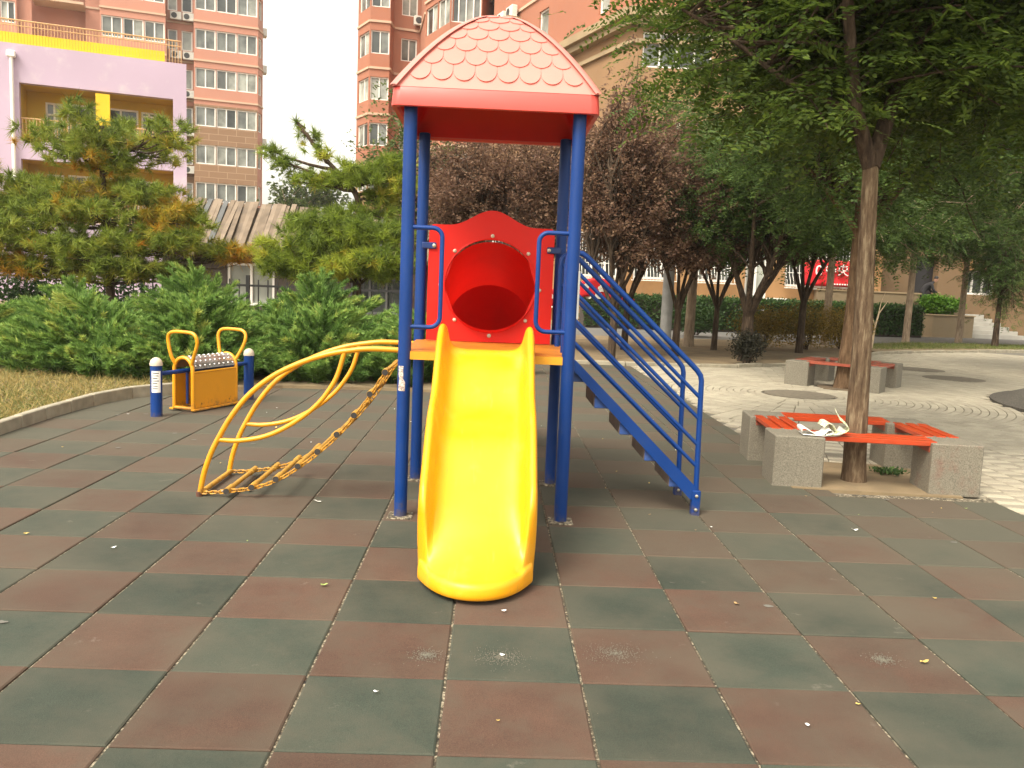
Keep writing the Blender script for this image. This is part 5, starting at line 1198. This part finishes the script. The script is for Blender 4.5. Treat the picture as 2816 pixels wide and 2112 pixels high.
# ground floor of the wing: projecting wall with windows, grilles
gx0, gx1, gy = -1.0, 15.6, 31.4; a, b = np.array([gx0, gy])-O_, np.array([gx1, gy])-O_
wins = [(.4, 2.2, 1.78, 3.5), (4.4, 6.0, 1.78, 3.5), (6.6, 8.3, 1.78, 3.5), (8.9, 10.6, 1.78, 3.5), (11.1, 12.0, .3, 3.0), (12.7, 15.6, 1.72, 3.5)]
mb = MB(); P = wall_quads(mb, a, b, -.1, 4.6, wins, .25); mb.build('ground_floor_wall', 'stain_wall', ab)
mb = MB(); q0, q1 = P(0, 4.6, 0), P(gx1-gx0, 4.6, 1.2); mb.box(((q0[0]+q1[0])/2, (q0[1]+q1[1])/2, 4.7), (gx1-gx0, 1.4, .22)); mb.build('ground_floor_roof', 'cornice', ab)
for i, h in enumerate(wins): window(ab, P, *h, 2 if i in (4,) else 3, .25, .09, glass_='glass_dark' if i in (1, 2) else None)
for i, h in enumerate(wins):
    if i == 4: continue
    g = MB(); n = int((h[1]-h[0])/.13)
    g.tube([P(h[0]-.1, h[2]-.06, -.32), P(h[1]+.1, h[2]-.06, -.32)], .018, 5); gg = g.build('window_grille', 'grille_white', ab)
    for zz_, dd in ((h[3], -.05), (h[2]+.55, -.1)): mb = MB(); mb.tube([P(h[0]-.1, zz_, dd), P(h[1]+.1, zz_, dd)], .016, 5); mb.build('grille_rail', 'grille_white', gg)
    for k in range(n+1):
        u = h[0]+(h[1]-h[0])*k/n; mb = MB(); mb.tube([P(u, h[3], -.05), P(u, h[2]+.75, -.08), P(u, h[2]+.45, -.13), P(u, h[2]+.2, -.30), P(u, h[2]+.02, -.34), P(u, h[2]-.06, -.30), P(u, h[2]-.06, -.02)], .011, 5); mb.build('grille_bar', 'grille_white', gg)
mb = MB(); g0, g1 = P(10.75, .9, -.35), P(12.3, .9, -.35); mb.tube([g0, g1], .03, 6); mb.tube([P(10.75, .4, -.35), P(12.3, .4, -.35)], .02, 6); rl = mb.build('porch_rail', 'iron', ab)
for k in range(14): mb = MB(); q = P(10.75+1.55*k/13, .45, -.35); mb.box(q, (.025, .025, .95)); mb.build('rail_bar', 'iron', rl)
for u, z, lab in ((3.6, .78, 'white air conditioner unit at the wall foot by the flowered banner'), (12.35, .95, 'white air conditioner unit at the wall foot left of the red banner')):
    q = P(u, z, -.3); o = ac_unit(None, lambda uu, zz_, dd: (P(uu, zz_, dd)[0]+O_[0], P(uu, zz_, dd)[1]+O_[1], P(uu, zz_, dd)[2]), u, z, -.3); tag(o, lab, 'air conditioner')
    o.location.z = z
# entrance wing to the right
e0, e1 = np.array([15.6, 32.6])-O_, np.array([30., 36.5])-O_
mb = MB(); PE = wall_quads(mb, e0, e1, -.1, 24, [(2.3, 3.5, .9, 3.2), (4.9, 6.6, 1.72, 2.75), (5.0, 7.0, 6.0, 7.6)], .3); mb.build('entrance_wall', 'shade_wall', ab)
mb = MB(); mb.add([PE(2.3, .9, .3), PE(3.5, .9, .3), PE(3.5, 3.2, .3), PE(2.3, 3.2, .3)], [(0, 1, 2, 3)]); mb.build('door', 'door_dark', ab)
window(ab, PE, 4.9, 6.6, 1.72, 2.75, 3, .3, .08, glass_='glass_dark'); window(ab, PE, 5.0, 7.0, 6.0, 7.6, 3, .3, .08)
mb = MB(); q = PE(5.75, 3.0, -.1); mb.box(q, (2.0, .3, .5), math.atan2(e1[1]-e0[1], e1[0]-e0[0])); mb.build('window_lintel', 'stain_wall', ab)
# porch block, planter, steps (things of their own)
def blk(name, poly, z0, z1, mat, par=None): mb = MB(); mb.prism(poly, z0, z1); return mb.build(name, mat, par)
po = empty('entrance_porch', (16.5, 31.5, 0), 0, 'tan stone porch walls of the entrance behind the hedge end', 'porch')
def shp(pts): return [(x-16.5, y-31.5) for x, y in pts]
blk('porch_wall', shp([(12.9, 31.0), (17.2, 31.35), (17.2, 31.7), (12.9, 31.35)]), -.05, 1.62, 'porch_stone', po); blk('wall_coping', shp([(12.88, 30.96), (17.24, 31.32), (17.24, 31.74), (12.88, 31.39)]), 1.62, 1.68, 'cornice', po)
blk('parapet', shp([(17.2, 31.5), (19.2, 31.8), (19.2, 32.1), (17.2, 31.8)]), -.05, 1.32, 'porch_stone', po); blk('porch_floor', shp([(15.7, 31.8), (20.5, 32.2), (20.5, 33.4), (15.7, 32.6)]), -.05, .86, 'stone_step', po)
pl = empty('stone_planter', (17.8, 31.1, 0), 0, 'tan stone planter box with a bright green bush, beside the steps', 'planter')
def shq(pts): return [(x-17.8, y-31.1) for x, y in pts]
blk('planter_wall', shq([(16.55, 31.4), (17.3, 30.35), (19.0, 30.5), (18.9, 31.55)]), -.05, .83, 'porch_stone', pl); blk('planter_rim', shq([(16.5, 31.42), (17.28, 30.30), (19.05, 30.46), (18.95, 31.6)]), .83, .87, 'cornice', pl)
stp = empty('stone_steps', (20., 31.2, 0), 0, 'flight of pale stone steps beside the planter', 'steps')
for k in range(6):
    blk('step', [(-.95-.02, .0+k*.26-.55), (1.05-.28*k*.75+.3, .12+k*.26-.55), (1.05-.28*k*.75+.3, .42+k*.26-.55), (-.95-.02, .27+k*.26-.55)], -.05, .15*(k+1), 'stone_step', stp)
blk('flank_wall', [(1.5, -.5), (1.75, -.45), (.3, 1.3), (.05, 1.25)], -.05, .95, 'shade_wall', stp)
# ------------------------------------------------------------------ lamp post, banners, bicycle, person, litter
lp = empty('lamp_post', (4.76, 20.2, 0), 0, 'grey steel lamp post in the soil bed behind the stair rails', 'lamp post')
mb = MB(); mb.lathe((0, 0, 0), [(.17, 0), (.17, .10), (.155, .12), (.15, 2.), (.12, 4.4), (.10, 5.2)], 16); mb.build('pole', 'lamp_grey', lp, True)
mb = MB(); mb.lathe((0, 0, 5.2), [(.10, 0), (.28, .08), (.30, .32), (.22, .5), (.05, .56)], 16); mb.build('lantern', 'cap_white', lp, True)
for (x, y, h, lab) in ((1.55, 17.0, 1.9, 'slim dark post between the plum stems'),):
    pass
# red banner with white characters on the window grilles
bn = empty('red_banner', (13.45, 30.98, 2.2), R(1), 'red cloth banner with white Chinese characters hung on the window grille', 'banner')
mb = MB(); G = [[(x, .05*math.sin(x*5+z*3)+.03*math.sin(x*13), z) for x in np.linspace(-1.45, 1.35, 30)] for z in np.linspace(-.52, .75, 8)]; mb.grid(G); o = mb.build('cloth', 'banner_red', bn, True); md = o.modifiers.new('t', 'SOLIDIFY'); md.thickness = .01
def glyph(par, txt, x, z, size, y, mat, name='lettering', rot=0.):
    cu = bpy.data.curves.new(name, 'FONT'); cu.body = txt; cu.size = size; cu.extrude = .012; cu.align_x = 'CENTER'; cu.align_y = 'CENTER'
    t = bpy.data.objects.new(name, cu); C.objects.link(t); bpy.context.view_layer.update()
    me = bpy.data.meshes.new_from_object(t.evaluated_get(bpy.context.evaluated_depsgraph_get())); bpy.data.objects.remove(t)
    me.materials.clear(); me.materials.append(MATS[mat]); return link(name, me, par, (x, y, z), (R(90), 0, rot))
for ch, x in (('中', -.15), ('央', .45), ('住', 1.05)): glyph(bn, ch, x, .25, .62, -.11, 'print_white')
glyph(bn, '0', -.75, .2, .75, -.11, 'print_white')
for k in range(9): mb = MB(); mb.box((.1+k*.13, -.09, -.40), (.075, .012, .07), 0); mb.build('small_print', 'print_white', bn)
bn.scale = (.8, .8, .8)
# flowered red banner strung between the plum stems
b2c = at(1262, 632, 18.6)
b2 = empty('flowered_banner', (b2c[0], 18.6, b2c[2]), R(-3), 'red cloth with white flower prints strung between the plum stems', 'banner')
def drape(x): return .16*math.cos((x-.2)*2.4)+.20*max(0, x-.5)
mb = MB(); G = []
for f in np.linspace(0, 1, 6):
    row = []
    for x in np.linspace(-1.5, 1.25, 40):
        hgt = (.42+.06*math.sin(x*4))*(1-.75*max(0, (x-.55)/.75)); row.append((x, .08*math.sin(x*6+f*2), drape(x)-.25+hgt*f))
    G.append(row)
mb.grid(G); o = mb.build('cloth', 'banner_red', b2, True); md = o.modifiers.new('t', 'SOLIDIFY'); md.thickness = .012
for x, dz in ((-1.05, -.02), (-.45, .0), (.02, .03), (.12, -.18), (.42, .02), (.36, -.17), (-.75, .05)):
    zc_ = drape(x)-.04+dz; mb = MB()
    for q in range(5): a = q*1.257+x; mb.lathe((x+.055*math.cos(a), 0, 0), [(.001, 0)], 3) if False else mb.add([(x+.05*math.cos(a)+.045*math.cos(t_), 0, zc_+.05*math.sin(a)+.045*math.sin(t_)) for t_ in np.linspace(0, 6.283, 9)[:-1]], [tuple(range(8))])
    mb.build('flower_print', 'print_white', b2, loc=(0, .08*math.sin(x*6+1)-.015, 0))
# bicycle leaning behind the thick-footed tree
bkx = at(1590, 735, 16.2)
bk = empty('bicycle', (bkx[0]+.24, 16.2, .03), R(65), 'bicycle parked behind the thick-footed tree', 'bicycle')
for x in (-.52, .52):
    mb = MB(); mb.tube([(x+.31*math.cos(a), 0, .33+.31*math.sin(a)) for a in np.linspace(0, 6.283, 33)[:-1]], .02, 6, closed=True); wh = mb.build('wheel', 'tyre', bk, True)
    mb = MB(); mb.tube([(x+.285*math.cos(a), 0, .33+.285*math.sin(a)) for a in np.linspace(0, 6.283, 33)[:-1]], .012, 5, closed=True)
    for q in range(9): a = q*.698; mb.tube([(x, 0, .33), (x+.28*math.cos(a), 0, .33+.28*math.sin(a))], .003, 4)
    mb.build('rim', 'chrome', wh, True)
    mb = MB(); mb.tube([(x+.35*math.cos(a), 0, .33+.35*math.sin(a)) for a in np.linspace(R(30), R(190), 12)], .02, 5); mb.build('mudguard', 'chrome', bk, True)
mb = MB()
for a, b in (((-.52, .33), (-.08, .30)), ((-.52, .33), (-.15, .78)), ((-.08, .30), (-.17, .86)), ((-.08, .30), (.38, .80)), ((-.15, .78), (.38, .84)), ((.52, .33), (.36, .98))): mb.tube([(a[0], 0, a[1]), (b[0], 0, b[1])], .016, 6)
mb.build('frame', 'iron', bk, True)
mb = MB(); mb.tube([(.26, -.27, 1.02), (.34, -.2, 1.02), (.37, 0, 1.0), (.34, .2, 1.02), (.26, .27, 1.02)], .013, 6); mb.build('handlebar', 'chrome', bk, True)
mb = MB(); mb.add([(-.30, -.08, .90), (-.30, .08, .90), (-.05, .02, .91), (-.05, -.02, .91), (-.28, -.07, .86), (-.28, .07, .86), (-.07, .015, .88), (-.07, -.015, .88)], [(0, 1, 2, 3), (4, 7, 6, 5), (0, 4, 5, 1), (1, 5, 6, 2), (2, 6, 7, 3), (3, 7, 4, 0)]); mb.build('saddle', 'rubber_black', bk)
# person in dark clothes leaning forward over the parapet
def person(loc, rz, label):
    e = empty('person', loc, rz, label, 'person')
    J = [(0, 0, .92), (0, .0, 1.05), (.10, 0, 1.20), (.25, 0, 1.33), (.33, 0, 1.38), (.42, 0, 1.44),
         (0, .10, .90), (-.02, .11, .48), (-.03, .11, .06), (.10, .12, .03), (0, -.10, .90), (-.06, -.11, .48), (-.08, -.11, .06), (.06, -.12, .03),
         (.26, .19, 1.31), (.34, .22, 1.05), (.52, .12, .98), (.26, -.19, 1.31), (.36, -.22, 1.05), (.54, -.10, .98)]
    E_ = [(0, 1), (1, 2), (2, 3), (3, 4), (4, 5), (0, 6), (6, 7), (7, 8), (8, 9), (0, 10), (10, 11), (11, 12), (12, 13), (3, 14), (14, 15), (15, 16), (3, 17), (17, 18), (18, 19)]
    rad = [.15, .14, .15, .15, .06, .055, .09, .06, .045, .04, .09, .06, .045, .04, .07, .05, .036, .07, .05, .036]
    me = bpy.data.meshes.new('body'); me.from_pydata(J, E_, []); me.materials.append(MATS['cloth_black']); o = link('body', me, e)
    md = o.modifiers.new('skin', 'SKIN'); md.use_smooth_shade = True
    for i, v in enumerate(me.skin_vertices[0].data): v.radius = (rad[i], rad[i]); v.use_root = i == 0
    s = o.modifiers.new('sub', 'SUBSURF'); s.levels = 1; s.render_levels = 2
    mb = MB(); mb.lathe((0, 0, 0), [(.012, -.115), (.05, -.10), (.07, -.05), (.078, .0), (.08, .05), (.06, .10), (.02, .125)], 16); h = mb.build('head', 'skin', e, True, (.47, 0, 1.53)); h.rotation_euler = (0, R(12), 0)
    mb = MB(); mb.lathe((0, 0, 0), [(.084, .0), (.088, .05), (.07, .105), (.02, .135)], 16); mb.build('hair', 'hair', h, True, (-.012, 0, .005))
    mb = MB(); mb.add([(.075, -.012, .0), (.075, .012, .0), (.10, 0, -.03), (.07, 0, .03)], [(0, 1, 2), (0, 1, 3), (0, 2, 3), (1, 2, 3)]); mb.build('nose', 'skin', h)
    for s_ in (-1, 1):
        mb = MB(); mb.lathe((0, 0, 0), [(.004, -.02), (.016, 0), (.004, .02)], 8); mb.build('ear', 'skin', h, True, (0, s_*.08, .0))
        mb = MB(); mb.lathe((0, 0, 0), [(.002, -.006), (.009, 0), (.002, .006)], 8); mb.build('eye', 'hair', h, True, (.072, s_*.03, .015))
        hx, hy, hz = .53, s_*.11, .98; hand = MB(); hand.box((hx+.05, hy, hz), (.09, .075, .03), 0, .008); ho = hand.build('hand', 'skin', e)
        for f_ in range(4): mb = MB(); mb.tube([(hx+.08, hy-.028+.019*f_, hz), (hx+.12, hy-.03+.02*f_, hz-.006), (hx+.15-.008*abs(f_-1.5), hy-.03+.02*f_, hz-.03)], [.009, .0085, .007], 6); mb.build('finger', 'skin', ho, True)
        mb = MB(); mb.tube([(hx+.03, hy-s_*.035, hz), (hx+.07, hy-s_*.06, hz-.005), (hx+.10, hy-s_*.055, hz-.02)], [.011, .01, .008], 6); mb.build('thumb', 'skin', ho, True)
    return e
person((17.75, 32.25, .74), R(-12), 'person in dark clothes leaning forward on the entrance parapet')
# litter ----------------------------------------------------------
def leaf_obj(x, y, s, mat, name, label, cat, group, rz, z=.003):
    mb = MB(); n = 8; V = []
    for k in range(n):
        a = 2*math.pi*k/n; rr_ = s*(.5+.12*random.uniform(-1, 1)); V.append((rr_*1.35*math.cos(a), rr_*.72*math.sin(a), .004+.010*s/.03*abs(math.cos(a))*random.uniform(.2, 1)))
    V.append((0, 0, .002)); mb.add(V, [(k, (k+1) % n, n) for k in range(n)]); o = mb.build(name, mat, None, False, (x, y, z)); o.rotation_euler = (random.uniform(-.15, .15), random.uniform(-.15, .15), rz); tag(o, label, cat, group)
random.seed(21)
for k in range(48):
    while True:
        y = random.uniform(.0, 8.); x = random.uniform(-3.8, 3.6)
        if inside_floor(x, y) and abs(x-.1) < .62*(y-CAM[1]) and not (abs(x-SX) < .35 and 1.1 < y < 2.7): break
    lm_ = random.choice(['leaf_yellow', 'leaf_yellow', 'leaf_brown', 'leaf_green', 'paper']); on = 'red-brown' if (math.floor(x/.5)+math.floor(y/.5)) % 2 == 0 else 'green'
    wd_ = {'leaf_yellow': 'yellow dry leaf', 'leaf_brown': 'brown dry leaf', 'leaf_green': 'green fallen leaf', 'paper': 'white leaf-sized paper fleck'}[lm_]; sz_ = random.choice([.010, .013, .016, .022])
    leaf_obj(x, y, sz_, lm_, 'paper_fleck' if lm_ == 'paper' else 'fallen_leaf', f"{'tiny' if sz_ < .015 else 'small'} {wd_} lying on a {on} rubber tile", 'paper scrap' if lm_ == 'paper' else 'leaf', 'leaves and flecks on the rubber tiles', random.uniform(0, 6.28))
for (dx, dy, s) in ((686, 1085, .036), (478, 1063, .03), (540, 1062, .035), (1085, 1418, .018), (1088, 1322, .02), (245, 1185, .022), (812, 1498, .016), (1745, 1570, .018)):
    g = gr(dx, dy); leaf_obj(g[0], g[1], s, 'paper', 'paper_scrap', 'small white scrap of torn paper on the rubber tiles', 'paper scrap', 'paper scraps on the rubber tiles', random.uniform(0, 6.28))
g = gr(700, 1266); leaf_obj(g[0], g[1], .026, 'leaf_green', 'fallen_leaf', 'green oval leaf lying on a red-brown tile in front of the slide', 'leaf', None, .2)
g = gr(1996, 1433); leaf_obj(g[0], g[1], .026, 'leaf_yellow', 'fallen_leaf', 'curled orange-yellow leaf on a red-brown tile', 'leaf', None, .1)
g = gr(1845, 1147); leaf_obj(g[0], g[1], .035, 'paper', 'paper_scrap', 'printed pale scrap of wrapper on a green tile near the bench', 'paper scrap', None, .1)
for k in range(15):
    while True:
        y = random.uniform(.0, 6.); x = random.uniform(-3.5, 3.4)
        if inside_floor(x, y) and abs(x-.1) < .6*(y-CAM[1]) and not (abs(x-SX) < .4 and 1. < y < 2.7): break
    mb = MB(); mb.add([(.026*random.uniform(.6, 1.1)*math.cos(q), .018*random.uniform(.6, 1.1)*math.sin(q), 0) for q in np.linspace(0, 6.28, 11)[:-1]], [tuple(range(10))]); o = mb.build('gum_spot', 'gum', floor, loc=(x, y, .0032))
# patches where the rubber is chewed down to loose granules
for (dx, dy, s) in ((1082, 1420, .09), (1330, 1412, .115), (922, 1415, .06), (1905, 1425, .05)):
    g = gr(dx, dy); mb = MB()
    for k in range(700):
        a, q = random.uniform(0, 6.28), abs(random.gauss(0, .55)); x, y = g[0]+s*1.2*q*math.cos(a), g[1]+s*q*math.sin(a); e = random.uniform(.0008, .0022)
        mb.add([(x-e, y-e, .001), (x+e, y-e, .001), (x, y+e, .001), (x, y, .001+e*1.4)], [(0, 1, 3), (1, 2, 3), (2, 0, 3)])
    o = mb.build('rubber_granules', 'crumb'); tag(o, 'patch of loose crumbled rubber granules on a tile', 'granules', kind='stuff')
# twig and dark smudge by the stair foot are not modelled

# ------------------------------------------------------------------ the hazy autumn air
hm = bpy.data.materials.new('haze'); hm.use_nodes = True; hn = hm.node_tree; hn.nodes.clear()
ho_ = hn.nodes.new('ShaderNodeOutputMaterial'); hv = hn.nodes.new('ShaderNodeVolumePrincipled'); hv.inputs['Density'].default_value = .0006; hv.inputs['Color'].default_value = (.97, .96, .93, 1); hv.inputs['Anisotropy'].default_value = .25
hn.links.new(hv.outputs[0], ho_.inputs['Volume']); MATS['haze'] = hm
mb = MB(); mb.box((0, 600, 17.5), (1900, 1900, 38)); hz = mb.build('haze', 'haze'); tag(hz, 'pale autumn haze hanging in the air', 'haze', kind='stuff')
